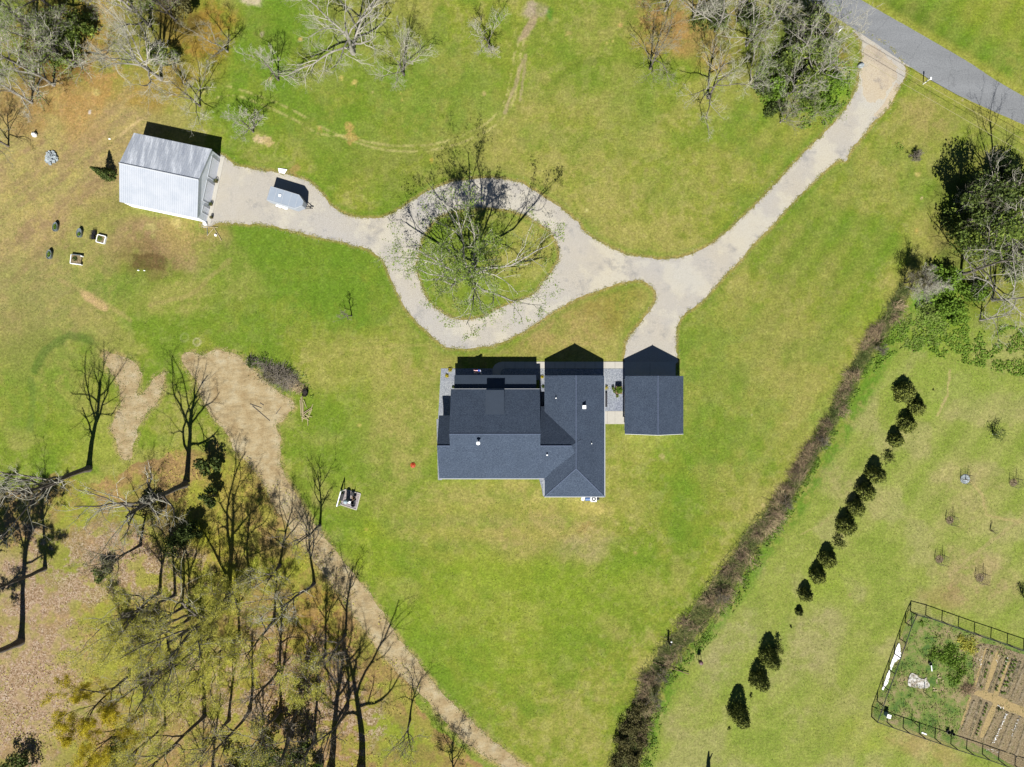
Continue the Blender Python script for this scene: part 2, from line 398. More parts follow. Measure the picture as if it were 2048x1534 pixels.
# the brown west side
westf = sstep(330 - U * 1.0 - (V - 300) * 0.25, -60, 160) * sstep(V, 120, 230) * sstep(760 - V, -60, 260)
lay(westf * 0.75, C(184, 170, 106)); lay(westf * sstep(n_mid, 0.44, 0.58) * 0.6, C(180, 152, 110)); n_st = vnoise(Uc * .55 + Vc * .83, (Vc * .55 - Uc * .83) * .25, 14, 88, 4, .65); lay(westf * sstep(n_st, .5, .62) * .45, C(164, 136, 100)); lay(westf * sstep(n_st, .48, .38) * .4, C(196, 176, 112)); lay(westf * sstep(n_sm, 0.5, 0.7) * 0.4, C(190, 172, 96))
msk[..., 1] = np.maximum(msk[..., 1], westf * 0.9)
for (u, v, ru, rv, a, c, s) in [(185,130,60,150,15,ORG,.95),(130,190,90,40,-20,ORG,.8),(390,70,70,90,10,C(180,140,62),.8),(310,170,110,50,0,C(176,144,66),.7),(50,210,80,60,0,C(170,140,80),.8),
 (210,20,60,60,0,C(180,150,64),.8),(90,60,110,90,0,C(150,130,62),.8),(300,60,80,70,0,C(140,128,60),.7),(90,130,80,60,0,C(110,84,40),.7),(355,30,40,40,0,C(100,86,40),.7),(330,490,110,50,5,C(176,150,106),.8),(290,470,60,40,0,C(158,130,92),.5),(380,470,60,40,0,C(180,160,90),.6),
 (210,420,70,50,0,C(150,150,70),.5),(160,500,60,50,0,C(140,150,62),.6),(230,560,100,50,0,VIV,.55),(60,600,110,110,0,C(150,154,84),.6),(120,700,120,60,0,VIV,.4),(340,590,80,40,-10,DRY,.55),
 (60,780,110,110,0,C(124,152,48),.75),(40,680,60,60,0,C(156,150,84),.5),(200,880,100,60,0,VIV2,.45)]:
    lay(ell(u, v, ru, rv, a) * s, c)
ll = ell(185,120,60,150,15) + ell(390,80,70,80) * .7 + ell(300,160,120,60) * .5 + ell(60,200,100,60) * .5
msk[..., 0] = np.maximum(msk[..., 0], np.clip(ll, 0, 1) * 0.45)
bx_ = np.maximum(np.abs(Uc - 296) / 35, np.abs((Vc - 523) - (Uc - 296) * .09) / 15) + (n_br2 - .5) * 1.0 + (n_sm - .5) * .5
lay((1 - sstep(bx_, .8, 1.15)) * (.45 + .6 * n_br2), C(86, 72, 44)); lay(ell(296,523,70,34,8) * .45, C(132, 106, 66))
# woodland floor, south-west
wood = inside([(-500,960),(60,975),(250,950),(330,900),(450,880),(560,960),(640,1110),(740,1260),(860,1430),(960,1540),(1000,1750),(-500,1750)], U, V)
wsoft = wood.astype(float)
lay(wsoft * 0.85, C(164, 152, 74))
lay(wsoft * sstep(n_mid, 0.42, 0.60) * 0.85, C(186, 152, 100))
lay(wsoft * sstep(n_big, 0.45, 0.6) * 0.4, C(182, 152, 92))
for (u, v, ru, rv, a, c, s) in [(70,1230,130,200,0,PNK,.95),(40,1420,140,160,0,PNK,.9),(230,1120,110,80,0,PNK,.85),(120,1110,50,60,0,C(150,160,44),.7),(150,1010,60,60,0,C(160,176,40),.7),
 (480,1010,60,80,0,C(190,162,88),.8),(420,1120,60,90,0,C(176,170,48),.8),(560,1120,80,60,0,C(160,170,44),.75),(340,1150,90,60,0,C(186,160,92),.6),(240,1230,80,50,0,C(170,168,60),.55),
 (560,1330,140,120,0,C(170,128,66),.7),(690,1450,90,100,0,C(176,136,92),.7),(400,1440,120,80,0,C(176,158,84),.7),(800,1480,90,60,40,C(140,168,40),.7),(760,1400,50,60,0,C(150,160,60),.6),(640,1240,60,60,0,C(186,150,62),.6)]:
    lay(ell(u, v, ru, rv, a) * s * wood, c)
n_mx = n_sm * .5 + vnoise(Uc, Vc, 26, 77, 4) * .5
lay(wsoft * sstep(n_mx, 0.50, 0.58) * 0.55 * (1 - .6 * ell(40,1350,120,260)), C(150, 158, 58)); lay(wsoft * sstep(n_mx, 0.5, 0.42) * 0.35, C(150, 122, 84))
pk = np.clip(ell(70,1230,140,210) + ell(40,1430,160,180) + ell(230,1120,120,90) + ell(560,1330,160,130) + ell(690,1450,100,110) + ell(350,1400,160,120) * .8 + ell(340,1150,100,80), 0, 1)
msk[..., 0] = np.maximum(msk[..., 0], wood * (0.3 + 0.6 * pk) * (1 - .7 * sstep(n_mx, .5, .58)))
lay(ell(330,1300,200,150,0) * .5 * wood, C(168, 172, 58)); lay(ell(430,1010,90,120,0) * .35 * wood, C(176, 176, 60))
# thicket floor, north and east
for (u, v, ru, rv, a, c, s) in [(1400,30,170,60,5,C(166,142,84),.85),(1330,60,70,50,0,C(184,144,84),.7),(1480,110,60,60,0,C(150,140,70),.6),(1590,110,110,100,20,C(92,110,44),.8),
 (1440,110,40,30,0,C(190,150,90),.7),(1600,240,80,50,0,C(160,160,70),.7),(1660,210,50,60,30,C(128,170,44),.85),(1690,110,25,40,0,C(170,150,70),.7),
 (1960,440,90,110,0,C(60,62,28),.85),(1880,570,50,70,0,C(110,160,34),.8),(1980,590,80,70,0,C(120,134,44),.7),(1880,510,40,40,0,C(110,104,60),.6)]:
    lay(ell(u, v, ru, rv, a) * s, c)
# road verges
rd = np.minimum(dist_line(ROAD_A, Uc, Vc), dist_line(ROAD_B, Uc, Vc))
lay((1 - sstep(rd, 5, 24)) * 0.6, YEL)
# pale worn fringe along the gravel and the dirt
def near(poly, Ur, Vr, m):
    return dist_line([tuple(p) for p in poly[::3]] + [tuple(poly[0])], Ur, Vr)
box = (Uc > 380) & (Uc < 1850) & (Vc > 30) & (Vc < 740)
dd = np.full(GX.shape, 99.0); dd[box] = np.minimum(near(drive_poly, Uc[box], Vc[box], 0), near(island_poly, Uc[box], Vc[box], 0))
lay((1 - sstep(dd, 1, 8)) * (0.3 + 0.6 * n_sm), C(176, 150, 92)); lay(np.exp(-((dd - 10) / 5) ** 2) * 0.35, VIV)
box = (Uc > 150) & (Uc < 1120) & (Vc > 680)
dd = np.full(GX.shape, 99.0); dd[box] = np.minimum(near(dirt_poly, Uc[box], Vc[box], 0), near(sand_poly, Uc[box], Vc[box], 0))
lay((1 - sstep(dd, 1, 12)) * sstep(n_sm, 0.35, 0.65) * 0.8, C(190, 166, 112))
# vehicle ruts over the grass
TRACK = catmull([(395,190),(440,172),(480,180),(540,200),(600,228),(650,258),(700,280),(760,298),(830,303),(900,293),(960,270),(1005,240),(1028,200),(1036,150),(1044,100),(1055,60)], False, 12)
TRACK2 = catmull([(420,200),(470,192),(530,212),(590,240),(640,268),(690,272),(745,286),(820,292),(890,284),(945,262),(985,238),(1012,196),(1022,150),(1032,100),(1050,60)], False, 12)
for t, w in ((TRACK, 0.8), (TRACK2, 0.75)):
    dl = dist_line([tuple(p) for p in t], Uc + (n_sm - .5) * 5, Vc + (n_sm - .5) * 5)
    lay((1 - sstep(dl, 1.0, 3.6)) * w * .8 * sstep(n_mid + n_sm, 0.82, 1.08), C(202, 192, 122))
for pts, w, wd, c in [([(230,215),(300,170),(350,155)],.5,4,TAN),([(240,270),(285,238)],.8,3,C(214,190,130)),([(0,330),(120,330),(260,180)],.35,10,TAN),([(30,560),(130,430),(230,330)],.3,9,BRN),
    ([(120,560),(200,600),(260,640)],.4,5,TAN),([(1900,740),(1895,790),(1875,832)],.7,2.5,C(196,180,120)),([(1935,955),(1965,990),(1972,1030),(2046,1045)],.6,3,C(200,180,120)),([(1900,1150),(1960,1100),(2040,1040)],.5,4,C(190,172,120)),
    ([(1600,1070),(1640,1050),(1665,1030)],.5,2,C(186,176,110)),([(1010,225),(1030,170),(1046,120)],.7,4,C(190,172,128)),([(1040,200),(1046,160),(1052,110)],.6,3,C(190,172,128)),
    ([(1500,395),(1600,420),(1720,395),(1840,370)],.25,3,DKG),([(700,700),(790,690),(850,690)],.35,3,DRY),([(300,610),(380,590),(460,520)],.35,5,TAN),
    ([(1110,165),(1150,130),(1200,118)],.35,6,DKG),([(70,740),(90,700),(140,670),(180,680)],.55,9,C(84,118,44)),([(62,760),(66,800),(60,860)],.4,8,C(96,126,54))]:
    lay((1 - sstep(dist_line(pts, Uc + (n_sm - .5) * 6, Vc + (n_sm - .5) * 6), wd * .5, wd * 1.3)) * w, c)
# small worn spots
for (u, v, r, c, s) in [(525,68,5,SAND,.7),(600,78,5,C(220,190,110),.9),(612,132,5,C(206,192,124),.7),(540,157,4,C(214,196,110),.8),(682,155,6,C(214,196,110),.9),(709,165,6,C(214,196,110),.9),(745,184,5,C(206,192,124),.7),
 (802,188,4,C(206,190,100),.8),(804,200,4,C(206,190,100),.7),(966,186,5,C(206,190,120),.8),(950,141,3,C(206,190,120),.8),(1240,52,6,C(206,176,110),.9),(1137,67,8,C(200,180,110),.6),(1213,86,3,C(214,200,110),.8),(1226,82,3,C(214,200,110),.8),
 (700,262,16,C(206,176,100),.8),(515,275,14,C(224,200,150),.9),(540,285,10,C(214,190,130),.8),(640,255,6,C(220,190,110),.8),(1174,420,4,C(206,200,120),.9),(1462,566,5,C(196,186,110),.9),(1836,350,5,C(206,190,110),.8),(1843,397,4,C(214,196,140),.8),
 (1834,462,6,C(196,170,90),.8),(1925,200,3,SAND,.8),(1326,915,7,C(196,180,120),.6),(1503,831,4,SAND,.8),(1262,1056,4,C(200,180,120),.7),(718,850,4,C(196,186,100),.8),(734,1060,4,C(206,190,90),.7),(1270,1105,4,C(200,176,110),.7),
 (430,470,14,C(200,180,120),.6),(300,450,12,C(200,184,120),.6),(352,448,10,C(206,190,120),.6),(865,320,5,C(196,170,80),.8),(590,338,11,C(180,156,92),.8),(1700,1190,4,BRN,.5),(1080,1520,9,C(196,180,110),.5),
 (1527,1011,5,C(214,196,130),.9),(192,186,7,C(214,196,120),.8),(180,225,4,C(236,226,206),.9),(1700,245,6,C(190,150,80),.4),(1170,1055,14,C(190,156,100),.4),(395,684,3,C(196,186,120),.5)]:
    lay((1 - sstep(np.hypot(Uc - u, Vc - v) + (n_sm - .5) * r * 1.6 + (n_br2 - .5) * r * 3.0, r * .3, r * 1.15)) * s, c)
lay((1 - sstep(np.abs(np.hypot(Uc - 394, Vc - 684) - 7), .8, 2.4)) * .7, C(196, 190, 140)); lay((1 - sstep(np.abs(np.hypot(Uc - 369, Vc - 675) - 8), .8, 2.4)) * .35, C(180, 186, 120))
for (u, v, ru, rv, a) in [(178,595,22,9,35),(200,610,20,9,35)]:
    lay(ell(u, v, ru, rv, a, 0.3, 0) * 0.9, C(206, 178, 122))
lay(ell(1058,28,26,24,0,.4) * .95, C(188,172,140)); lay(ell(1050,62,12,22,15,.4) * .9, C(186,166,128)); lay(ell(1088,34,12,20,-10,.4) * .7, C(70,140,30)); lay(ell(500,4,26,10,0,.4) * .9, C(214,200,160))
# straw mowing stripes near the house and along the west edge
st = (np.sin(Uc / 9.0) * 0.5 + 0.5) * ell(800, 790, 90, 200, 0, .6, 0); lay(st * 0.28, DRY)
st = (np.sin(Vc / 8.0) * 0.5 + 0.5) * ell(1000, 1040, 260, 90, 0, .6, 0); lay(st * 0.28, C(190,176,90))
st = (np.sin((Uc * .83 + Vc * .55) / 8.0) * 0.5 + 0.5); lay(st * 0.22 * (sstep(Uc, 1380, 1560) * (~east)), DRY)
st = (np.sin((Uc * .83 + Vc * .62) / 10.0) * 0.5 + 0.5); lay(st * 0.26 * from_e * sstep(n_big, .4, .6), C(196,184,120))
# fine mottling
col *= (0.82 + 0.36 * n_sm)[..., None]
ZG = np.zeros_like(GX)

ny, nx = GX.shape
idx = np.arange(nx * ny).reshape(ny, nx)
quads = np.stack([idx[:-1, :-1], idx[:-1, 1:], idx[1:, 1:], idx[1:, :-1]], -1).reshape(-1, 4)

m, nt, b = new_mat('ground_grass')
at = nt.nodes.new('ShaderNodeAttribute'); at.attribute_name = 'Col'
am = nt.nodes.new('ShaderNodeAttribute'); am.attribute_name = 'Mask'
sep = nt.nodes.new('ShaderNodeSeparateColor'); nt.links.new(am.outputs['Color'], sep.inputs['Color'])
nf = noise_node(nt, 3.2, 8, 0.82)
rf = ramp(nt, nf.outputs['Fac'], [(0.36, 0.68), (0.5, 1.0), (0.63, 1.42)])
nf3 = noise_node(nt, 1.3, 7, 0.8); rf3 = ramp(nt, nf3.outputs['Fac'], [(0.36, 0.86), (0.62, 1.16)])
c1 = mixc(nt, mixc(nt, at.outputs['Color'], rf3.outputs['Color'], 1.0, 'MULTIPLY'), rf.outputs['Color'], 1.0, 'MULTIPLY')
ng = noise_node(nt, 1.1, 6, 0.75)
rg = ramp(nt, ng.outputs['Fac'], [(0.48, 0.0), (0.64, 0.6)])
c2 = mixc(nt, c1, mixc(nt, c1, (1.2, 1.10, 1.4), 1.0, 'MULTIPLY'), rg.outputs['Color'])
# dry speckle
ns = noise_node(nt, 5.0, 4, 0.8)
rs = ramp(nt, ns.outputs['Fac'], [(0.53, 0.0), (0.66, 1.0)])
mm = nt.nodes.new('ShaderNodeMath'); mm.operation = 'MULTIPLY'; nt.links.new(rs.outputs['Color'], mm.inputs[0]); nt.links.new(sep.outputs['Green'], mm.inputs[1])
mm2 = nt.nodes.new('ShaderNodeMath'); mm2.operation = 'MULTIPLY'; nt.links.new(mm.outputs[0], mm2.inputs[0]); mm2.inputs[1].default_value = 0.55
c3 = mixc(nt, c2, tuple(C(204, 184, 128)), mm2.outputs[0])
nd = noise_node(nt, 2.0, 3, 0.6)
rd_ = ramp(nt, nd.outputs['Fac'], [(0.64, 0.0), (0.70, 1.0)])
mm3 = nt.nodes.new('ShaderNodeMath'); mm3.operation = 'MULTIPLY'; nt.links.new(rd_.outputs['Color'], mm3.inputs[0]); nt.links.new(sep.outputs['Green'], mm3.inputs[1])
mm3b = nt.nodes.new('ShaderNodeMath'); mm3b.operation = 'MULTIPLY'; nt.links.new(mm3.outputs[0], mm3b.inputs[0]); mm3b.inputs[1].default_value = 0.5
c3 = mixc(nt, c3, tuple(C(96, 112, 40)), mm3b.outputs[0])
# fallen leaves
tc = nt.nodes.new('ShaderNodeTexCoord')
vo = nt.nodes.new('ShaderNodeTexVoronoi'); vo.inputs['Scale'].default_value = 6.5; nt.links.new(tc.outputs['Object'], vo.inputs['Vector'])
sv = nt.nodes.new('ShaderNodeSeparateColor'); nt.links.new(vo.outputs['Color'], sv.inputs['Color'])
rl = ramp(nt, sv.outputs['Red'], [(0.0, C(112, 86, 58)), (0.35, C(172, 142, 110)), (0.7, C(210, 182, 152)), (1.0, C(234, 214, 190))])
nl = noise_node(nt, 0.9, 6, 0.75)
ml = nt.nodes.new('ShaderNodeMath'); ml.operation = 'SUBTRACT'; ml.inputs[0].default_value = 1.25; nt.links.new(nl.outputs['Fac'], ml.inputs[1])
ma = nt.nodes.new('ShaderNodeMath'); ma.operation = 'MULTIPLY'; nt.links.new(ml.outputs[0], ma.inputs[0]); nt.links.new(sep.outputs['Red'], ma.inputs[1])
mg = ramp(nt, ma.outputs[0], [(0.34, 0.0), (0.72, 0.8)])
c4 = mixc(nt, c3, rl.outputs['Color'], mg.outputs['Color'])
nt.links.new(c4, b.inputs['Base Color']); b.inputs['Roughness'].default_value = 0.95; b.inputs['Specular IOR Level'].default_value = 0.05
bump(nt, b, nf.outputs['Fac'], 0.55, 0.16)
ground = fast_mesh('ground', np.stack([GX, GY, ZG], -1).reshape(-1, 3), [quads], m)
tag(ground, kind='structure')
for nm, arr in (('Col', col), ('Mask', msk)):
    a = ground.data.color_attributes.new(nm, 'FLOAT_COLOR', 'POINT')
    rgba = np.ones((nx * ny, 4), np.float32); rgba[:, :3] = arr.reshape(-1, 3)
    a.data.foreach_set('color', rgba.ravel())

# ------------------------------------------------------------------ gravel, road, dirt, concrete
def gravelmat(name, base, dark, light, scale=11.0):
    m, nt, b = new_mat(name)
    n = noise_node(nt, scale, 8, 0.85); r = ramp(nt, n.outputs['Fac'], [(0.36, dark), (0.5, base), (0.64, light)])
    n2 = noise_node(nt, 0.16, 5, 0.6); r2 = ramp(nt, n2.outputs['Fac'], [(0.44, (1.08, 1.08, 1.04)), (0.50, (0.95, 0.95, 0.96)), (0.62, (0.98, 0.98, 1.0))])
    n3 = noise_node(nt, 0.09, 4, 0.6); r3 = ramp(nt, n3.outputs['Fac'], [(0.35, (1.04, 1.0, 0.93)), (0.65, (0.97, 0.97, 1.0))])
    n4 = noise_node(nt, 0.32, 7, 0.75); r4 = ramp(nt, n4.outputs['Fac'], [(0.55, (1, 1, 1)), (0.66, (0.74, 0.76, 0.80))])
    c = mixc(nt, r.outputs['Color'], r2.outputs['Color'], 1.0, 'MULTIPLY'); c = mixc(nt, c, r4.outputs['Color'], 1.0, 'MULTIPLY'); c = mixc(nt, c, r3.outputs['Color'], 1.0, 'MULTIPLY')
    nt.links.new(c, b.inputs['Base Color']); b.inputs['Roughness'].default_value = 0.95; b.inputs['Specular IOR Level'].default_value = 0.1
    bump(nt, b, n.outputs['Fac'], 0.5, 0.06)
    return m
M_GRAV = gravelmat('gravel_pale', C(218, 212, 198), C(176, 168, 154), C(250, 246, 234))
M_BLUEG = gravelmat('gravel_blue_grey', C(170, 176, 186), C(110, 118, 132), C(214, 218, 226), 5.0)
m, nt, b = new_mat('dirt_sandy')
n = noise_node(nt, 0.5, 8, 0.7); r = ramp(nt, n.outputs['Fac'], [(0.34, C(186, 160, 116)), (0.5, C(208, 186, 142)), (0.66, C(222, 206, 168))])
ns_ = noise_node(nt, 1.0, 5, 0.7, stretch=(0.55, 1.5, 1, math.radians(-40))); rs_ = ramp(nt, ns_.outputs['Fac'], [(0.40, 0.72), (0.52, 1.0)])
c = mixc(nt, r.outputs['Color'], rs_.outputs['Color'], 0.6, 'MULTIPLY')
nf_ = noise_node(nt, 6.0, 5, 0.8); rf2 = ramp(nt, nf_.outputs['Fac'], [(0.32, 0.7), (0.55, 1.06)]); c = mixc(nt, c, rf2.outputs['Color'], 1.0, 'MULTIPLY')
nt.links.new(c, b.inputs['Base Color']); b.inputs['Roughness'].default_value = 1.0; b.inputs['Specular IOR Level'].default_value = 0.05
bump(nt, b, ns_.outputs['Fac'], 0.5, 0.15); M_DIRT = m
m, nt, b = new_mat('road_asphalt')
n = noise_node(nt, 6.0, 6, 0.8); r = ramp(nt, n.outputs['Fac'], [(0.36, C(142, 144, 146)), (0.64, C(176, 178, 179))])
n2 = noise_node(nt, 0.25, 5, 0.6, stretch=(0.3, 1.6, 1, math.radians(33))); r2 = ramp(nt, n2.outputs['Fac'], [(0.35, 0.90), (0.65, 1.06)])
vc = nt.nodes.new('ShaderNodeTexVoronoi'); vc.feature = 'DISTANCE_TO_EDGE'; vc.inputs['Scale'].default_value = .22; mpv = noise_node(nt, .8, 4, .6); mxv = nt.nodes.new('ShaderNodeVectorMath'); mxv.operation = 'ADD'; tcv = nt.nodes.new('ShaderNodeTexCoord'); nt.links.new(tcv.outputs['Object'], mxv.inputs[0]); nt.links.new(mpv.outputs['Color'], mxv.inputs[1]); nt.links.new(mxv.outputs[0], vc.inputs['Vector'])
rc = ramp(nt, vc.outputs['Distance'], [(0.0, 0.78), (0.012, 1.0)])
rb = mixc(nt, r.outputs['Color'], r2.outputs['Color'], 1.0, 'MULTIPLY')
nt.links.new(mixc(nt, rb, rc.outputs['Color'], 1.0, 'MULTIPLY'), b.inputs['Base Color']); b.inputs['Roughness'].default_value = 0.9
b.inputs['Specular IOR Level'].default_value = 0.2; M_ROAD = m
M_CONC = simple('concrete_pale', C(226, 220, 206), 0.9, 0.06, 2.0, bmp=0.1, spec=0.1)
M_SOIL = gravelmat('soil_garden', C(164, 146, 112), C(100, 92, 60), C(206, 192, 160), 5.0)
M_CLAY = simple('clay_path', C(196, 172, 122), 0.95, 0.25, 4.5, spec=0.05)

M_DIRTP = gravelmat('gravel_sandy', C(220, 205, 180), C(176, 156, 128), C(246, 236, 216), 11.0)
sheet('gravel_driveway', drive_poly, 0.012, M_GRAV, [island_poly])
sheet('road', road_poly, 0.02, M_ROAD)
sheet('sandy_patch', jitter(catmull([(1728,100),(1745,92),(1770,108),(1792,128),(1790,160),(1770,190),(1745,210),(1726,190),(1722,150)], True, 3), 12, 41, 22), 0.017, M_DIRTP)
sheet('sandy_patch', jitter(catmull([(1792,165),(1800,172),(1786,198),(1776,216),(1756,236),(1748,232),(1768,206),(1780,186)]), 3, 42, 10), 0.018, M_DIRTP)
sheet('dirt_track', dirt_poly, 0.010, M_DIRT)
sheet('sandy_patch', sand_poly, 0.010, M_DIRT)
# shoulder of crushed stone at the road mouth
sheet('gravel_shoulder', jitter(catmull([(1704,60),(1722,66),(1748,82),(1790,104),(1815,124),(1835,140),(1818,134),(1798,126),(1766,104),(1736,84)]), 2, 9), 0.016, M_GRAV)

def flat(name, pts, z, mat, rnd=0, th=None):
    mb = MB(); mb.prism([P(u, v)[:2] for u, v in pts], -0.1, z); o = mb.build(name, mat); return tag(o, kind='structure')
# blue-grey stone beds round the house
flat('stone_bed', [(882,737),(1089,737),(1089,760),(915,760),(915,840),(876,840)], 0.03, M_BLUEG)
flat('stone_bed', [(1079,737.2),(1250,737.2),(1250,822),(1079,822)], 0.034, M_BLUEG)
flat('stone_bed', [(1076,950),(1095,950),(1095,991),(1086,992),(1083,975)], 0.03, M_BLUEG)
flat('stone_bed', [(873,838),(884,838),(884,960),(876,960)], 0.036, M_BLUEG)
flat('stone_bed', [(878,952),(1080,952),(1080,957.6),(878,957.6)], 0.025, M_BLUEG)
flat('stone_bed', [(1200,845),(1210.5,850),(1210.5,994),(1200,994)], 0.025, M_BLUEG)
# walk and aprons
walk = MB(); arc = [(985, 742), (986, 735), (990, 729), (997, 725), (1005, 723.5)]
walk.prism([P(u, v)[:2] for u, v in arc + [(1249, 723.5), (1249, 736.8), (1010, 736.8), (1004, 739), (1001, 744), (1001, 752), (986, 752)]], -0.1, 0.06)
o = tag(walk.build('concrete_walk', M_CONC), kind='structure')
flat('concrete_apron', [(1249.3,723.5),(1351,723.5),(1351,766),(1249.3,766)], 0.05, M_CONC)
flat('concrete_pad', [(1207,822.3),(1250,822.3),(1250,848),(1207,848)], 0.055, M_CONC)
M_JOINT = simple('joint_dark', (0.08, 0.075, 0.07), 0.9, 0.1)
mb = MB()
for u in range(1010, 1250, 20): mb.box(P(u, 730, 0.0615), (0.03, 0.92, 0.004))
mb.box(P(1214.5, 835, 0.0565), (0.03, 1.84, 0.004)); mb.box(P(1300, 745, 0.0515), (0.03, 2.9, 0.004)); mb.box(P(1230, 835, 0.0565), (0.02, 1.8, 0.004))
tag(mb.build('concrete_joint', M_JOINT), kind='structure')

# ------------------------------------------------------------------ the house
m, nt, b = new_mat('shingles')
n = noise_node(nt, 7.0, 5, 0.8); r = ramp(nt, n.outputs['Fac'], [(0.36, C(61, 72, 90)), (0.5, C(82, 95, 114)), (0.64, C(108, 121, 138))])
n2 = noise_node(nt, 0.6, 3, 0.5); r2 = ramp(nt, n2.outputs['Fac'], [(0.3, 0.92), (0.7, 1.06)])
c = mixc(nt, r.outputs['Color'], r2.outputs['Color'], 1.0, 'MULTIPLY')
tcs = nt.nodes.new('ShaderNodeTexCoord'); sx = nt.nodes.new('ShaderNodeSeparateXYZ'); nt.links.new(tcs.outputs['Object'], sx.inputs[0])
fr = nt.nodes.new('ShaderNodeMath'); fr.operation = 'MULTIPLY'; fr.inputs[1].default_value = 11.5; nt.links.new(sx.outputs['Z'], fr.inputs[0])
fr2 = nt.nodes.new('ShaderNodeMath'); fr2.operation = 'FRACT'; nt.links.new(fr.outputs[0], fr2.inputs[0])
rr = ramp(nt, fr2.outputs[0], [(0.0, 0.72), (0.25, 1.0)])
c = mixc(nt, c, rr.outputs['Color'], 0.8, 'MULTIPLY')
nt.links.new(c, b.inputs['Base Color']); b.inputs['Roughness'].default_value = 0.9; b.inputs['Specular IOR Level'].default_value = 0.15
bump(nt, b, n.outputs['Fac'], 0.35, 0.02); M_SHING = m
M_RIDGE = simple('ridge_cap', C(112, 124, 148), 0.9, 0.2, 8.0, spec=0.1)
M_SEAM = simple('standing_seam', C(72, 84, 100), 0.5, 0.08, 1.0, metal=0.0, spec=0.4)
M_WALLW = simple('siding_white', (0.68, 0.68, 0.66), 0.7, 0.04, 3.0)
M_TRIM = simple('trim_white', (0.74, 0.74, 0.72), 0.6, 0.03, 3.0)
M_GUT = simple('gutter_grey', (0.34, 0.35, 0.36), 0.5, 0.05, 3.0)
M_GLASS = simple('window_glass', (0.03, 0.04, 0.05), 0.08, 0.2, 0.7, spec=0.8)
M_DARK = simple('dark_metal', (0.02, 0.02, 0.022), 0.5, 0.2)
M_WHITE = simple('white_paint', (0.78, 0.78, 0.76), 0.5, 0.04, 3.0)
M_WOODD = simple('wood_dark', (0.13, 0.085, 0.05), 0.8, 0.3, 3.0)
M_WOODL = simple('wood_pale', C(226, 206, 160), 0.85, 0.2, 3.0)
M_RED = simple('red_paint', (0.45, 0.03, 0.03), 0.6, 0.1)
M_BLUE = simple('blue_paint', (0.03, 0.06, 0.28), 0.6, 0.1)
M_ORANGE = simple('orange_plastic', C(226, 92, 40), 0.6, 0.12, 6.0)
M_GALV = simple('galvanised', C(160, 172, 176), 0.45, 0.15, 4.0, metal=0.3)
M_DOOR = simple('door_paint', (0.08, 0.10, 0.14), 0.5, 0.1)

hb = P(1050, 860); house = thing('house', (hb.x, hb.y, 0), 'large dark blue-grey shingled house with several joined roofs in the middle of the lawn', 'house')
TH = 0.16
def wall_block(x0, x1, y0, y1, z1, name='wall', parent=house, z0=-0.1, mat=M_WALLW, gable=None):
    mb = MB()
    mb.prism([(x0, y0), (x1, y0), (x1, y1), (x0, y1)], z0, z1)
    if gable:
        ax, zr = gable
        if ax == 'y':   # ridge runs along y, triangles on the y ends
            xm = (x0 + x1) / 2
            mb.add([(x0, y0, z1), (x1, y0, z1), (xm, y0, zr), (x0, y1, z1), (x1, y1, z1), (xm, y1, zr)], [(0, 1, 2), (3, 5, 4), (0, 2, 5, 3), (1, 4, 5, 2)])
    return mb.build(name, mat, parent)
# key geometry (metres)
EX0, EX1, EXR = 4.62, 13.16, 8.89; EN, ES, EHY = 1.13, -16.1, -11.8; EZ, ERZ = 2.8, 5.3
wall_block(EX0 + .45, EX1 - .45, ES + .45, EN - .4, 2.7)
mb = MB(); mb.add([(EX0 + .45, EN - .4, 2.69), (EX1 - .45, EN - .4, 2.69), (EXR, EN - .4, 5.05), (EX0 + .45, EN - .55, 2.69), (EX1 - .45, EN - .55, 2.69), (EXR, EN - .55, 5.05)], [(0, 1, 2), (3, 5, 4), (0, 2, 5, 3), (1, 4, 5, 2)]); mb.build('gable_wall', M_WALLW, house)
rf = MB()
rf.slab([(EX0, EN, EZ), (EX0, ES, EZ), (EXR, EHY, ERZ), (EXR, EN, ERZ)], TH)
rf.slab([(EXR, EN, ERZ), (EXR, EHY, ERZ), (EX1, ES, EZ), (EX1, EN, EZ)], TH)
rf.slab([(EX0, ES, EZ), (EX1, ES, EZ), (EXR, EHY, ERZ)], TH)
wing_roof = rf.build('roof', M_SHING, house); tag(wing_roof, 'hipped and gabled roof of the east wing')
# main block: south slope shared, ridges at two heights
SE_Y, SZ = -13.52, 2.8; sl = 0.583
R1Y, R1Z = -8.6, 5.67; R2Y, R2Z = -6.9, 6.66
WX = -10.36; TX0, TX1 = -8.57, 3.9
rf = MB()
rf.slab([(WX, SE_Y, SZ), (EX0 + 0.3, SE_Y, SZ), (8.2, R1Y, R1Z), (WX, R1Y, R1Z)], TH)
rf.slab([(WX, R1Y, R1Z - .003), (TX0 + .2, R1Y, R1Z - .003), (TX0 + .2, -4.54, 3.12), (WX, -4.54, 3.12)], TH)
rf.slab([(TX1 - .2, R1Y, R1Z - .003), (8.2, R1Y, R1Z - .003), (9.0, -6.1, 4.12), (4.75, -3.27, 2.36), (TX1 - .2, -3.27, 2.36)], TH)
rf.slab([(8.2, R1Y, R1Z - .004), (4.7, SE_Y + .4, SZ + .1), (9.2, -10.4, 4.9), (9.6, -9.4, 4.98), (9.6, -7.8, 4.98), (9.0, -6.1, 4.11)], TH)
low_roof = rf.build('roof', M_SHING, house); tag(low_roof, 'low main roof sloping down to the south')
rf = MB()
rf.slab([(TX0, R1Y - .05, R1Z - .03), (TX1, R1Y - .05, R1Z - .03), (TX1, R2Y, R2Z), (TX0, R2Y, R2Z)], TH)
rf.slab([(TX0, R2Y, R2Z), (TX1, R2Y, R2Z), (TX1, -0.83, 4.2), (TX0, -0.83, 4.2)], TH)
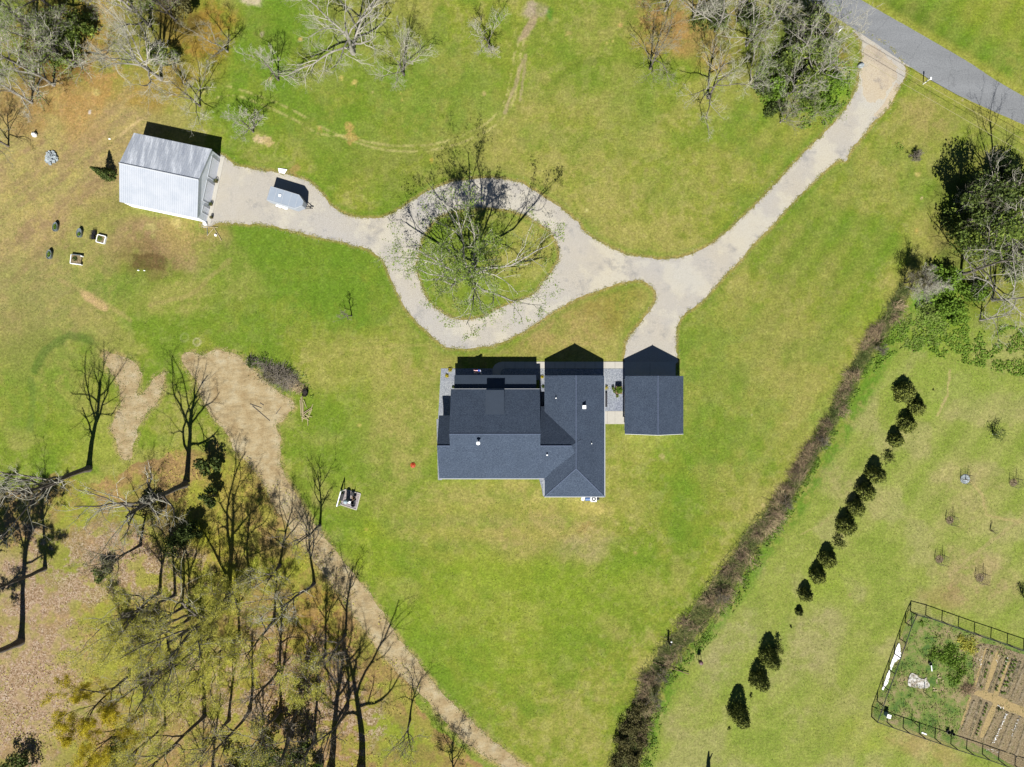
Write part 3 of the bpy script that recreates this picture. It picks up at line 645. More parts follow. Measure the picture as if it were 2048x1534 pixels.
top_roof = rf.build('roof', M_SHING, house); tag(top_roof, 'taller shallow roof facing north over the middle of the house')
wall_block(WX + .4, TX0 + .3, SE_Y + .45, -4.95, 2.7)
wall_block(TX0 + .35, TX1 - .3, SE_Y + .44, -1.25, 2.68)
mbw = MB()
for X in (TX0 + .35, TX1 - .3):     # side walls of the tall block
    sgn = -1 if X < 0 else 1
    pts = [(X, -12.9, 2.68), (X, R2Y, R2Z - .2), (X, -1.25, 4.2), (X, -1.25, 2.68)]
    pts2 = [(X - sgn * .15, y, z) for _, y, z in pts]
    mbw.add(pts + pts2, [(0, 1, 2, 3), (7, 6, 5, 4), (0, 4, 5, 1), (1, 5, 6, 2), (2, 6, 7, 3), (3, 7, 4, 0)])
mbw.box(((TX0 + TX1) / 2, -1.32, 3.4), (TX1 - TX0 - .65, .14, 1.45)); mbw.build('side_wall', M_WALLW, house)
mbw = MB()
for X in (WX + .4,):
    pts = [(X, SE_Y + .45, 2.69), (X, R1Y, R1Z - .25), (X, -4.95, 3.1), (X, -4.95, 2.69)]; pts2 = [(X + .15, y, z) for _, y, z in pts]
    mbw.add(pts + pts2, [(0, 1, 2, 3), (7, 6, 5, 4), (0, 4, 5, 1), (1, 5, 6, 2), (2, 6, 7, 3), (3, 7, 4, 0)])
mbw.build('gable_wall', M_WALLW, house)
# ridge caps
cap = MB()
for a, b_ in (((EXR, EN, ERZ), (EXR, EHY, ERZ)), ((EXR, EHY, ERZ), (EX0, ES, EZ)), ((EXR, EHY, ERZ), (EX1, ES, EZ)), ((WX, R1Y, R1Z), (TX0, R1Y, R1Z)), ((TX1, R1Y, R1Z), (8.2, R1Y, R1Z)), ((TX0, R2Y, R2Z), (TX1, R2Y, R2Z))):
    cap.bar(a, b_, 0.07, 6)
cap.build('ridge_cap', M_RIDGE, house)
# fascia and gutters
MB().box(((EX0 + EX1) / 2, ES - .05, EZ - .11), (EX1 - EX0, .1, .12)).build('gutter', M_GUT, house)
MB().box((EX1 + .05, (EN + ES) / 2, EZ - .11), (.1, EN - ES, .12)).build('gutter', M_GUT, house)
MB().box((EX0 - .05, (ES + SE_Y) / 2 - .1, EZ - .11), (.1, SE_Y - ES - .3, .12)).build('gutter', M_GUT, house)
MB().box(((WX + EX0) / 2, SE_Y - .05, SZ - .11), (EX0 - WX - .2, .1, .12)).build('gutter', M_GUT, house)
MB().box(((TX0 + TX1) / 2, -0.78, 4.08), (TX1 - TX0, .1, .12)).build('gutter', M_GUT, house)
# porch with standing-seam roof
PX0, PX1 = -8.16, 3.42
mb = MB(); mb.slab([(PX0, 1.2, 3.05), (PX1, 1.2, 3.05), (PX1, -1.28, 3.72), (PX0, -1.28, 3.72)][::-1], 0.12)
k = int((PX1 - PX0) / 0.42)
for i in range(k + 1):
    x = PX0 + .02 + (PX1 - PX0 - .04) * i / k
    mb.bar((x, 1.2, 3.08), (x, -1.28, 3.75), 0.032, 4)
pr = mb.build('porch_roof', M_SEAM, house)
for x in (-7.9, -4.2, -0.5, 3.1): MB().box((x, 0.95, 1.45), (.2, .2, 2.95)).build('porch_post', M_TRIM, house, 0.01)
MB().box(((PX0 + PX1) / 2, -.1, .12), (PX1 - PX0 - .1, 2.3, .26)).build('porch_floor', M_CONC, house)
MB().box(((PX0 + PX1) / 2, 1.03, 2.86), (PX1 - PX0 - .2, .16, .2)).build('porch_beam', M_TRIM, house)
# metal shed dormer
dx0, dx1 = -3.66, -1.1
def npz(y): return R2Z + (y - R2Y) * (4.2 - R2Z) / (-0.83 - R2Y)
mb = MB(); mb.slab([(dx0, -0.9, 5.05), (dx1, -0.9, 5.05), (dx1, -4.27, npz(-4.27) + .03), (dx0, -4.27, npz(-4.27) + .03)][::-1], 0.08)
for i in range(9):
    x = dx0 + .02 + (dx1 - dx0 - .04) * i / 8; mb.bar((x, -.9, 5.07), (x, -4.27, npz(-4.27) + .055), 0.03, 4)
mb.build('dormer_roof', M_SEAM, house)
mb = MB()
mb.add([(dx0 + .12, -1.05, 4.0), (dx1 - .12, -1.05, 4.0), (dx1 - .12, -1.05, 4.98), (dx0 + .12, -1.05, 4.98), (dx0 + .12, -4.1, 5.35), (dx1 - .12, -4.1, 5.35), (dx1 - .12, -4.1, 5.46), (dx0 + .12, -4.1, 5.46)],
       [(0, 1, 2, 3), (4, 7, 6, 5), (0, 3, 7, 4), (1, 5, 6, 2), (0, 4, 5, 1), (3, 2, 6, 7)])
dw = mb.build('dormer_wall', M_WALLW, house)
# windows and doors
def window(cx, cy, cz, w, h, facing, parent=house):
    ang = {'n': 0, 's': math.pi, 'e': -math.pi / 2, 'w': math.pi / 2}[facing]
    d = Vector((-math.sin(ang), math.cos(ang), 0))
    f = MB(); f.box(Vector((cx, cy, cz)) + d * .02, (w + .16, .07, h + .16), ang); fo = f.build('window', M_TRIM, parent, 0.008)
    MB().box(Vector((cx, cy, cz)) + d * .045, (w, .04, h), ang).build('pane', M_GLASS, fo)
for x in (-6.2, -4.9, 0.9, 2.2): window(x, -1.25, 1.55, .9, 1.5, 'n')
for x in (6.8, 8.9, 11.0): window(x, EN - .4, 1.5, .9, 1.4, 'n')
for y in (-2.5, -6.0, -10.5, -13.5): window(EX1 - .45, y, 1.5, .9, 1.2, 'e')
for x in (-8.8, -5.5, -2.5, 0.5): window(x, SE_Y + .44, 1.5, 1.1, 1.3, 's')
for x in (6.2, 9.5): window(x, ES + .45, 1.5, 1.0, 1.2, 's')
d = MB().box((-2.3, -1.21, 1.25), (1.05, .08, 2.1)).build('door', M_DOOR, house); MB().lathe((-1.9, -1.14, 1.2), [(.02, -.03), (.04, 0), (.02, .03)], 8).build('handle', M_GALV, d)
# vents
def pipe(u, v, z, r, h, mat=M_WHITE, name='vent_pipe', capr=None):
    p = P(u, v, z); mb = MB(); mb.lathe((p.x, p.y, z - .25), [(r * 1.7, 0.18), (r, .26), (r, .25 + h)], 10)
    if capr: mb.lathe((p.x, p.y, z + h), [(capr * .9, 0), (capr, .05), (capr, .14), (capr * .5, .24), (.02, .26)], 14)
    return mb.build(name, mat, house, smooth=False)
pipe(957, 885, 6.0, .1, .85, name='chimney_flue', capr=.27)
pipe(1112, 796, 3.9, .06, .3); pipe(1183, 887, 4.0, .06, .3); pipe(1094, 909, 4.9, .07, .3, capr=.13)
p = P(1168, 814, 4.75); mb = MB(); mb.box((p.x, p.y, 4.9), (.42, .42, .5)); mb.box((p.x, p.y, 5.17), (.5, .5, .05)); mb.build('roof_vent', M_WHITE, house, .01)

# the detached garage
gb = P(1308, 811); gar = thing('garage', (gb.x, gb.y, 0), 'detached garage with a plain dark shingled gable roof east of the house', 'garage')
GX0, GX1, GXR, GN, GS = 16.07, 24.39, 20.28, 1.07, -7.18
wall_block(GX0 + .35, GX1 - .35, GS + .3, GN - .4, 2.7, parent=gar)
mb = MB()
for y in (GS + .3, GN - .4):
    t = .12 if y < 0 else -.12
    mb = MB(); mb.add([(GX0 + .35, y, 2.69), (GX1 - .35, y, 2.69), (GXR, y, 4.88), (GX0 + .35, y + t, 2.69), (GX1 - .35, y + t, 2.69), (GXR, y + t, 4.88)], [(0, 1, 2), (3, 5, 4), (0, 2, 5, 3), (1, 4, 5, 2), (0, 3, 4, 1)]); mb.build('gable_wall', M_WALLW, gar)
mb = MB(); mb.slab([(GX0, GN, 2.8), (GX0, GS, 2.8), (GXR, GS, 5.1), (GXR, GN, 5.1)], TH); mb.slab([(GXR, GN, 5.1), (GXR, GS, 5.1), (GX1, GS, 2.8), (GX1, GN, 2.8)], TH)
groof = mb.build('roof', M_SHING, gar); MB().bar((GXR, GN, 5.11), (GXR, GS, 5.11), .08, 6).build('ridge_cap', M_RIDGE, groof)
mb = MB(); mb.box((GXR, GS - .03, 2.6), (.01, .01, .01))
for x0, x1 in ((GX0, GXR), (GXR, GX1)):
    za, zb = (2.8, 5.1) if x0 == GX0 else (5.1, 2.8)
    mb.add([(x0, GS - .04, za - .2), (x1, GS - .04, zb - .2), (x1, GS - .04, zb), (x0, GS - .04, za), (x0, GS, za - .2), (x1, GS, zb - .2), (x1, GS, zb), (x0, GS, za)], [(0, 1, 2, 3), (4, 7, 6, 5), (0, 4, 5, 1), (2, 6, 7, 3)])
mb.build('fascia', M_TRIM, gar)
gd = MB()
for i in range(4): gd.box((GXR, GN - .36, .35 + i * .56), (4.9, .06, .54))
gd.build('garage_door', M_TRIM, gar, .01)
MB().box((GX0 + .33, -5.2, 1.05), (.06, .95, 2.05)).build('side_door', M_DOOR, gar)

# flag on the porch edge
fp = P(962, 741, 2.4); fl = thing('flag', (fp.x, fp.y, 0), 'small striped flag hanging in the shade in front of the porch', 'flag')
MB().bar((fp.x + .15, 1.0, 1.9), (fp.x - .1, 1.95, 2.75), .018, 6).build('pole', M_WHITE, fl)
mb = MB(); n = 13
for i in range(n):
    a0 = i / n; a1 = (i + 1) / n
    for j in range(5):
        s0, s1 = j / 5, (j + 1) / 5
        def Q(a, s): return (fp.x - .1 - .95 * s, 1.92 - .42 * a + .05 * math.sin(s * 7), 2.7 - .42 * a - .35 * s + .04 * math.sin(s * 9))
        mb.add([Q(a0, s0), Q(a0, s1), Q(a1, s1), Q(a1, s0)], [(0, 1, 2, 3)], 2 if (j < 2 and i < 7) else (0 if i % 2 == 0 else 1))
mb.build('cloth', [M_RED, M_WHITE, M_BLUE], fl)

# planters between house and garage
def leaf_quads(cen, size, rng, flat_=0.0):
    n = len(cen); cen = np.asarray(cen)
    a = rng.normal(size=(n, 3)); a[:, 2] *= (1 - flat_); a /= np.linalg.norm(a, axis=1)[:, None] + 1e-9
    b_ = rng.normal(size=(n, 3)); b_[:, 2] *= (1 - flat_); b_ -= (a * b_).sum(1)[:, None] * a; b_ /= np.linalg.norm(b_, axis=1)[:, None] + 1e-9
    s = (np.asarray(size) * (0.6 + 0.8 * rng.random(n)))[:, None]
    V = np.stack([cen - a * s, cen - b_ * s * .5, cen + a * s, cen + b_ * s * .5], 1).reshape(-1, 3)
    return V, np.arange(4 * n).reshape(-1, 4)
def ball(c, r, n, rng, shell=0.5, sq=(1, 1, 1)):
    d = rng.normal(size=(n, 3)); d /= np.linalg.norm(d, axis=1)[:, None]
    rad = r * (shell + (1 - shell) * rng.random(n)) ** 0.7
    return np.array(c) + d * rad[:, None] * np.array(sq)

pp = P(1236.5, 780)
pl = thing('planter_box', pp, 'square wooden planter full of green plants on the grey gravel by the garage', 'planter')
mb = MB(); mb.box((pp.x, pp.y, .42), (.95, 1.15, .84)); mb.build('box', M_WOODD, pl, .02)
V, Q = leaf_quads(ball((pp.x, pp.y, .95), .55, 500, RNG, .2, (.9, 1, .35)), .09, RNG); fast_mesh('plants', V, [Q], M_LBRIGHT, pl)
for i, (u, v, r, lb) in enumerate([(1225.5,777,.2,'upper of the two pots left of the wooden planter'),(1228,783,.19,'lower of the two pots left of the wooden planter'),(1234,792,.2,'single pot standing just below the wooden planter')]):
    q = P(u, v); t = thing('flower_pot', q, lb, 'pot', 'pots by the wooden planter')
    MB().lathe((q.x, q.y, 0), [(r * .7, 0), (r, .32), (r * .9, .34)], 12).build('pot', M_WOODD, t)
    V, Q = leaf_quads(ball((q.x, q.y, .42), r * 1.3, 90, RNG, .2, (1, 1, .7)), .07, RNG); fast_mesh('plants', V, [Q], M_LSPRING, t)
for (u, v, rr_, mt, lb) in [(900.5,740,.35,M_LGOLD,'small golden shrub at the north end of the gravel bed'),(894,752,.3,M_LGOLD,'small orange-brown shrub below the one at the bed corner'),(1211,776,.4,M_LGOLD,'yellow-orange ornamental grass against the east wall of the house'),(906.5,774,.2,M_LDARK,'tiny dark shrub at the left porch corner'),(1086,773,.22,M_LDARK,'tiny dark shrub in the gap by the east wing'),(1084.5,754,.24,M_LGOLD,'small dry shrub in the gravel gap between the two front gables')]:
    q = P(u, v); V, Q = leaf_quads(ball((q.x, q.y, rr_ * .6), rr_, 160, RNG, .1, (1, 1, .7)), .08, RNG)
    tag(fast_mesh('garden_shrub', V, [Q], mt, origin=q), lb, 'shrub')
# small bench
q = P(1211.5, 800); t = thing('garden_bench', q, 'narrow dark bench along the east wall of the house', 'bench')
MB().box((q.x, q.y, .45), (.35, 2.0, .05)).build('seat', M_DARK, t)
for dy in (-.9, .9): MB().box((q.x, q.y + dy, .21), (.3, .05, .42)).build('leg', M_DARK, t)

# machines behind the house
q = P(1186.5, 998); ac = thing('heat_pump', q, 'white heat pump unit with round dark fan grille behind the house', 'heat pump')
q = P(1187.5, 998, 1.0); hx, hy = q.x, q.y
MB().box((hx, hy, .5), (.85, .85, .96)).build('cabinet', M_WHITE, ac, .02)
fg = MB().lathe((hx, hy, .985), [(.34, 0), (.34, .03), (.05, .035)], 20).build('fan_grille', M_DARK, ac)
mb = MB()
for i in range(4):
    a = math.pi * i / 4; mb.bar((hx - .34 * math.cos(a), hy - .34 * math.sin(a), 1.03), (hx + .34 * math.cos(a), hy + .34 * math.sin(a), 1.03), .012, 4)
mb.lathe((hx, hy, 1.02), [(.1, 0), (.1, .03)], 10); mb.build('guard', M_WHITE, fg)
q = P(1166, 997, .7); t = thing('utility_cabinet', (q.x, q.y, 0), 'small white cabinet left of the blue drum behind the house', 'cabinet')
MB().box((q.x, q.y, .38), (.38, .55, .72), -.35).build('body', M_WHITE, t, .02); MB().box((q.x, q.y, .75), (.44, .6, .04), -.35).build('lid', M_WHITE, t)
q = P(1175.5, 998, .6); t = thing('water_drum', (q.x, q.y, 0), 'blue drum lying between the white cabinet and the heat pump', 'drum')
MB().bar((q.x - .36, q.y, .34), (q.x + .36, q.y, .34), .3, 16).build('drum', simple('blue_plastic', C(96, 132, 190), .4, .1), t); MB().bar((q.x + .36, q.y, .34), (q.x + .4, q.y, .34), .27, 16).build('lid', M_WHITE, t)
q = P(1196, 997, .9); t = thing('gas_grill', (q.x, q.y, 0), 'small grey machine right of the white heat pump', 'grill')
MB().box((q.x, q.y, .45), (.35, .5, .8), .3).build('body', M_GALV, t, .03); MB().lathe((q.x, q.y, .85), [(.22, 0), (.2, .12), (.1, .2)], 12).build('lid', M_DARK, t)

# septic lid, orange
q = P(826, 930.5); t = thing('septic_lid', q, 'round orange lid set in the lawn west of the house', 'lid')
MB().lathe((q.x, q.y, 0), [(.38, 0), (.38, .1), (.3, .12), (.3, .04), (.02, .04)], 20).build('riser', M_ORANGE, t); MB().lathe((q.x, q.y - .04, .04), [(.22, 0), (.22, .14), (.05, .18)], 16).build('cap', M_ORANGE, t)

# ------------------------------------------------------------------ metal barn
def barn():
    c = Vector((P(353, 364).x, P(353, 364).y, 0)); ang = math.radians(-11.9)
    dx = Vector((math.cos(ang), math.sin(ang), 0)); dy = Vector((-math.sin(ang), math.cos(ang), 0))
    L, W = 11.3, 10.0; ez, rz = 3.15, 5.0
    def Q(x, y, z): p = c + dx * x + dy * y; return (p.x, p.y, z)
    t = thing('metal_barn', c, 'white metal barn with a ribbed gable roof at the end of the gravel drive', 'barn')
    m, nt, b = new_mat('barn_metal_clean'); n = noise_node(nt, 0.5, 5, 0.7); r = ramp(nt, n.outputs['Fac'], [(0.36, (0.245, 0.265, 0.295)), (0.6, (0.285, 0.30, 0.325))])
    nt.links.new(r.outputs['Color'], b.inputs['Base Color']); b.inputs['Roughness'].default_value = 0.45; b.inputs['Metallic'].default_value = 0.0
    m2, nt, b = new_mat('barn_metal_stained')
    n = noise_node(nt, 0.7, 6, 0.7, stretch=(2.6, 0.09, 1, -ang)); r = ramp(nt, n.outputs['Fac'], [(0.34, C(206, 213, 226)), (0.5, C(226, 232, 242)), (0.66, (.54,.56,.59))])
    n2 = noise_node(nt, 5, 4, 0.7); r2 = ramp(nt, n2.outputs['Fac'], [(0.3, .85), (.7, 1.1)])
    nt.links.new(mixc(nt, r.outputs['Color'], r2.outputs['Color'], 1.0, 'MULTIPLY'), b.inputs['Base Color']); b.inputs['Roughness'].default_value = 0.5
    for sgn, mat, lb in ((-1, m, None), (1, m2, 'weathered north slope streaked grey')):
        mb = MB(); n = 37; xs_ = np.linspace(-L / 2, L / 2, n * 4 + 1)
        top = []; bot = []
        for i, x in enumerate(xs_):
            h = .045 if i % 4 in (1,) else 0.0
            top.append(Q(x, 0, rz + h)); bot.append(Q(x, sgn * W / 2, ez + h))
        k = len(top); vs = top + bot + [(p[0], p[1], p[2] - .1 - (.045 if i % 4 == 1 else 0)) for i, p in enumerate(top)] + [(p[0], p[1], p[2] - .1 - (.045 if i % 4 == 1 else 0)) for i, p in enumerate(bot)]
        fs = []
        for i in range(k - 1):
            fs += [(i, i + 1, k + i + 1, k + i), (2 * k + i, 3 * k + i, 3 * k + i + 1, 2 * k + i + 1), (k + i, k + i + 1, 3 * k + i + 1, 3 * k + i)]
        fs += [(0, k, 3 * k, 2 * k), (k - 1, 3 * k - 1, 4 * k - 1, 2 * k - 1)]
        mb.add(vs, fs); o = mb.build('roof', mat, t)
        if lb: tag(o, lb)
    MB().bar(Q(-L / 2, 0, rz + .03), Q(L / 2, 0, rz + .03), .09, 6).build('ridge_cap', M_GUT, t)
    wl = MB(); hl, hw = L / 2 - .1, W / 2 - .1
    vs = []
    for x in (-hl, hl):
        vs += [Q(x, -hw, -.1), Q(x, hw, -.1), Q(x, hw, ez - .12), Q(x, 0, rz - .15), Q(x, -hw, ez - .12)]
    wl.add(vs, [(4, 3, 2, 1, 0), (5, 6, 7, 8, 9), (0, 1, 6, 5), (1, 2, 7, 6), (4, 0, 5, 9), (2, 3, 8, 7), (3, 4, 9, 8)])
    wall = wl.build('wall', simple('barn_wall', (.8, .83, .89), .5, .08, 2.0), t)
    mw = simple('barn_door', (.8, .82, .88), .5, .05, 2.0)
    def panel(y0, y1, z1, nm):
        f = MB()
        for (a, b_, z0_, z1_) in ((y0 - .09, y0, 0, z1 + .09), (y1, y1 + .09, 0, z1 + .09), (y0, y1, z1, z1 + .09)):
            p0 = Vector(Q(hl + .035, (a + b_) / 2, (z0_ + z1_) / 2)); f.box(p0, (.07, b_ - a, z1_ - z0_), ang)
        fo = f.build(nm, M_GUT, t)
        g = MB(); k = max(1, int(z1 / .5))
        for i in range(k): g.box(Q(hl + .02, (y0 + y1) / 2, z1 * (i + .5) / k), (.05, y1 - y0 - .01, z1 / k - .02), ang)
        g.build('panel', mw, fo)
    panel(1.3, 4.1, 2.5, 'roller_door'); panel(-2.2, .6, 2.5, 'roller_door'); panel(-3.8, -2.9, 2.05, 'door')
    MB().box(Q(L / 2 + .15, 0, 0), (.75, W + .1, .14), ang).build('concrete_curb', M_CONC, t)
    # pots and small things along the front
    for i, (u, v, r, lb) in enumerate([(434,364,.3,'round dark green shrub in a pot between the two roller doors'),(423.7,410,.26,'right one of the two potted shrubs by the small barn door'),(418.5,410.5,.24,'left one of the two potted shrubs by the small barn door'),(425,436,.2,'small brown pot near the south front corner of the barn')]):
        q = P(u, v); tt = thing('potted_plant', q, lb, 'potted plant', 'pots along the barn front')
        MB().lathe((q.x, q.y, 0), [(r * .6, 0), (r * .8, .35), (r * .75, .36)], 12).build('pot', M_WOODD, tt)
        V, Qd = leaf_quads(ball((q.x, q.y, .55), r * 1.1, 160, RNG, .4), .06, RNG); fast_mesh('plants', V, [Qd], M_LDARK if i < 3 else M_LHEDGE, tt)
    # loose white frame pieces on the grass
    for (a, b_, lb) in [((407,453),(436,455),'long white board lying on grass below the barn corner'),((414.5,472),(427,457),'short white board, left leg of the chevron lying below the barn'),((428,456),(443,481),'right leg of the white chevron lying below the barn')]:
        A = P(*a, .08); B = P(*b_, .1); o = MB().bar(A, B, .055, 4).build('loose_board', M_WOODL, origin=A); tag(o, lb, 'board', 'loose boards south of the barn')
    q = P(412, 448.5); o = MB().box((q.x, q.y, .22), (.45, .35, .44), .2).build('white_block', M_WHITE, bevel=.03, origin=q); tag(o, 'white block standing at the south front corner of the barn', 'block')
    q = P(414.5, 462); o = MB().bar((q.x, q.y + .9, .05), (q.x + .05, q.y - .7, .05), .04, 4).build('loose_board', M_GALV, origin=q); tag(o, 'thin grey rail lying between the white block and the chevron', 'rail')
    q = P(432.5, 471); o = MB().lathe((q.x, q.y, 0), [(.14, 0), (.17, .3), (.15, .31)], 12).build('bucket', M_WHITE, origin=q); tag(o, 'tiny white bucket inside the chevron of boards', 'bucket')
barn()

# ------------------------------------------------------------------ cargo trailer
def trailer():
    c = P(575.5, 402.5); c = Vector((c.x, c.y, 0)); ang = math.radians(-17.0)
    dx = Vector((math.cos(ang), math.sin(ang), 0)); dy = Vector((-math.sin(ang), math.cos(ang), 0))
    def Q(x, y, z): p = c + dx * x + dy * y; return Vector((p.x, p.y, z))
    t = thing('cargo_trailer', c, 'silver enclosed cargo trailer with a pointed nose parked on the gravel', 'trailer')
    L, W = 4.3, 2.1; z0, z1 = .45, 2.15
    M_T = simple('trailer_skin', C(206, 214, 224), .45, .05, 2.0); M_TR = simple('trailer_roof', C(188, 200, 214), .5, .06, 1.2)
    out = [Q(-L / 2, -W / 2, 0), Q(L / 2 - .0, -W / 2, 0), Q(L / 2 + .85, -.35, 0), Q(L / 2 + .85, .35, 0), Q(L / 2, W / 2, 0), Q(-L / 2, W / 2, 0)]
    b_ = MB(); b_.prism([p[:2] for p in out], z0, z1); body = b_.build('body', M_T, t, .03)
    r = MB(); cc = Q(.2, 0, 0)
    r.prism([(cc + (Vector((p.x, p.y, 0)) - Vector((cc.x, cc.y, 0))) * .985)[:2] for p in out], z1 - .005, z1 + .04); rf_ = r.build('roof', M_TR, t, .02)
    s = MB()
    for x in (-L / 2 + .15, -1.1, 0, 1.1, L / 2 - .05): s.bar(Q(x, -W / 2 + .05, z1 + .045), Q(x, W / 2 - .05, z1 + .045), .022, 4)
    for y in (-W / 2 + .06, W / 2 - .06): s.bar(Q(-L / 2 + .05, y, z1 + .045), Q(L / 2, y, z1 + .045), .03, 4)
    s.bar(Q(L / 2, -W / 2 + .06, z1 + .045), Q(L / 2 + .8, -.35, z1 + .045), .03, 4); s.bar(Q(L / 2, W / 2 - .06, z1 + .045), Q(L / 2 + .8, .35, z1 + .045), .03, 4)
    s.build('roof_rib', M_GUT, rf_)
    v_ = MB(); v_.box(Q(-.45, .12, z1 + .1), (.36, .36, .12), ang); v_.build('roof_vent', M_WHITE, rf_, .02)
    for sy in (-1, 1):
        f = MB(); f.box(Q(-.3, sy * (W / 2 + .12), .78), (1.75, .26, .08), ang); f.box(Q(-.3 - .85, sy * (W / 2 + .12), .62), (.06, .26, .3), ang); f.box(Q(-.3 + .85, sy * (W / 2 + .12), .62), (.06, .26, .3), ang)
        f.build('fender', M_WHITE, t, .02)
        for x in (-.7, .12):
            w = MB(); w.bar(Q(x, sy * (W / 2 + .02), .34), Q(x, sy * (W / 2 + .22), .34), .34, 18); wo = w.build('wheel', M_DARK, t)
            MB().bar(Q(x, sy * (W / 2 + .215), .34), Q(x, sy * (W / 2 + .235), .34), .2, 14).build('rim', M_WHITE, wo)
    k = MB(); k.bar(Q(L / 2 + .3, -.6, .42), Q(L / 2 + 1.6, 0, .42), .05, 4); k.bar(Q(L / 2 + .3, .6, .42), Q(L / 2 + 1.6, 0, .42), .05, 4); k.box(Q(L / 2 + 1.65, 0, .45), (.3, .12, .12), ang); k.build('tongue', M_DARK, t)
    j = MB(); j.bar(Q(L / 2 + 1.35, 0, .1), Q(L / 2 + 1.35, 0, .95), .035, 8); j.lathe(Q(L / 2 + 1.35, 0, .02), [(.1, 0), (.1, .06)], 8); j.build('jack', M_DARK, t)
trailer()
q = P(565, 341.5); mb = MB(); mb.add([tuple(P(556, 336, .1)), tuple(P(574.5, 339, .16)), tuple(P(569, 347.5, .12)), tuple(P(558, 345.5, .08)), tuple(P(556, 336, .13)), tuple(P(574.5, 339, .19)), tuple(P(569, 347.5, .15)), tuple(P(558, 345.5, .11))], [(3, 2, 1, 0), (4, 5, 6, 7), (0, 1, 5, 4), (1, 2, 6, 5), (2, 3, 7, 6), (3, 0, 4, 7)])
tag(mb.build('white_board', M_WHITE, origin=q), 'white board lying on the grass just north of the trailer', 'board')

# ------------------------------------------------------------------ raised beds and tubs on the west lawn
for (u, v, lb) in [(114,455,'upper left galvanised tub, packed with green plants'),(162,467,'galvanised tub nearest the white raised bed, half filled with plants'),(102,510,'lower left galvanised tub with green plants')]:
    q = P(u, v); t = thing('stock_tub', q, lb, 'planter tub', 'oval tubs on the west lawn')
    mb = MB(); mb.lathe((q.x, q.y, 0), [(.33, 0), (.36, .5), (.38, .52), (.34, .52), (.33, .42), (.02, .42)], 20, 1.0, 1.85, -.12); mb.build('tub', M_GALV, t)
    cen = ball((q.x, q.y - (.2 if u == 162 else 0), .5), .3, 260, RNG, .1, (.9, 1.5 if u != 162 else 1.0, .35)); V, Q_ = leaf_quads(cen, .07, RNG); fast_mesh('plants', V, [Q_], M_LBRIGHT, t)
for k, (u, v, w, l, rz_, lb) in enumerate([(204.5,479,1.2,1.1,-.25,'white-framed raised bed next to the dark wire crates'),(155,519.5,1.55,1.35,-.12,'white-framed raised bed with a missing right board, below the tubs')]):
    q = P(u, v); t = thing('raised_bed', q, lb, 'raised bed', 'white raised beds')
    cs, sn = math.cos(rz_), math.sin(rz_)
    def R2(x, y): return (q.x + x * cs - y * sn, q.y + x * sn + y * cs)
    for i, (x, y, sx_, sy_) in enumerate([(0, l / 2, w, .1), (0, -l / 2, w, .1), (-w / 2, 0, .1, l - .1), (w / 2, 0, .1, l - .1)]):
        if k == 1 and i == 3: continue
        a = R2(x, y); MB().box((a[0], a[1], .2), (sx_, sy_, .4), rz_).build('side_board', M_WHITE if not (k == 1 and i == 0) else M_GALV, t, .01)
    if k == 1:
        for y in (-l / 2, l / 2 - .1): a = R2(w / 2, y); MB().lathe((a[0], a[1], 0), [(.1, 0), (.1, .5), (.04, .56)], 8).build('corner_post', M_WHITE, t)
    MB().box((q.x, q.y, .15), (w - .12, l - .12, .28), rz_).build('soil', M_SOIL, t)
    V, Q_ = leaf_quads(ball((q.x - .15, q.y + .1, .38), .42, 300, RNG, .0, (1, 1, .4)), .07, RNG); fast_mesh('plants', V, [Q_], M_LDARK if k else M_LSPRING, t)
for (u, v, lb) in [(190,466,'upper dark wire crate left of the raised bed'),(187.5,475,'lower dark wire crate left of the raised bed')]:
    q = P(u, v); t = thing('wire_crate', q, lb, 'crate', 'dark crates by the raised bed'); mb = MB()
    for i in range(5):
        o_ = -.28 + i * .14
        for z in (.05, .3, .55): mb.box((q.x + o_, q.y, z), (.025, .6, .02)); mb.box((q.x, q.y + o_, z), (.6, .025, .02))
        for s_ in (-.29, .29): mb.box((q.x + s_, q.y + o_, .3), (.02, .03, .58)); mb.box((q.x + o_, q.y + s_, .3), (.03, .02, .58))
    mb.build('frame', M_DARK, t); MB().box((q.x, q.y, .12), (.5, .5, .2)).build('tray', M_DARK, t)
for (u, v, w, lb) in [(277,540.7,.35,'left one of two white stones beside the scorched patch'),(289,541.2,.3,'right one of two white stones beside the scorched patch'),(219.5,278,.4,'small white stick-like stone on the grass west of the barn')]:
    q = P(u, v); o = MB().lathe((q.x, q.y, 0), [(w * .4, 0), (w * .5, .05), (w * .3, .12)], 8, 1, .5).build('white_stone', M_WHITE, origin=q); tag(o, lb, 'stone')
# the mounded stone heap and the white tank
q = P(103, 316); t = thing('rubble_heap', q, 'pale blue-grey heap of rubble on the dry grass west of the barn', 'heap')
M_RUB = simple('rubble', C(196, 206, 208), .7, .35, 3.0)
mb = MB(); rr = random.Random(5)
for i in range(70):
    a = rr.uniform(0, 6.28); r_ = rr.random() ** .6 * .95; s_ = rr.uniform(.14, .4); z = max(.05, .5 * (1 - r_ / 1.1))
    mb.box((q.x + r_ * math.cos(a), q.y + r_ * math.sin(a), z), (s_, s_ * rr.uniform(.6, 1), s_ * .7), rr.uniform(0, 3), rx=rr.uniform(-.5, .5))
mb.build('stones', M_RUB, t)
q = P(71, 270.5); t = thing('white_bucket', q, 'white tapered container with a dark spout on the far west grass', 'container')
MB().lathe((q.x, q.y, 0), [(.3, 0), (.36, .25), (.24, .55), (.1, .6)], 12).build('body', M_WHITE, t); MB().bar((q.x, q.y, .5), (q.x + .05, q.y + .3, .7), .07, 8).build('spout', M_DARK, t)

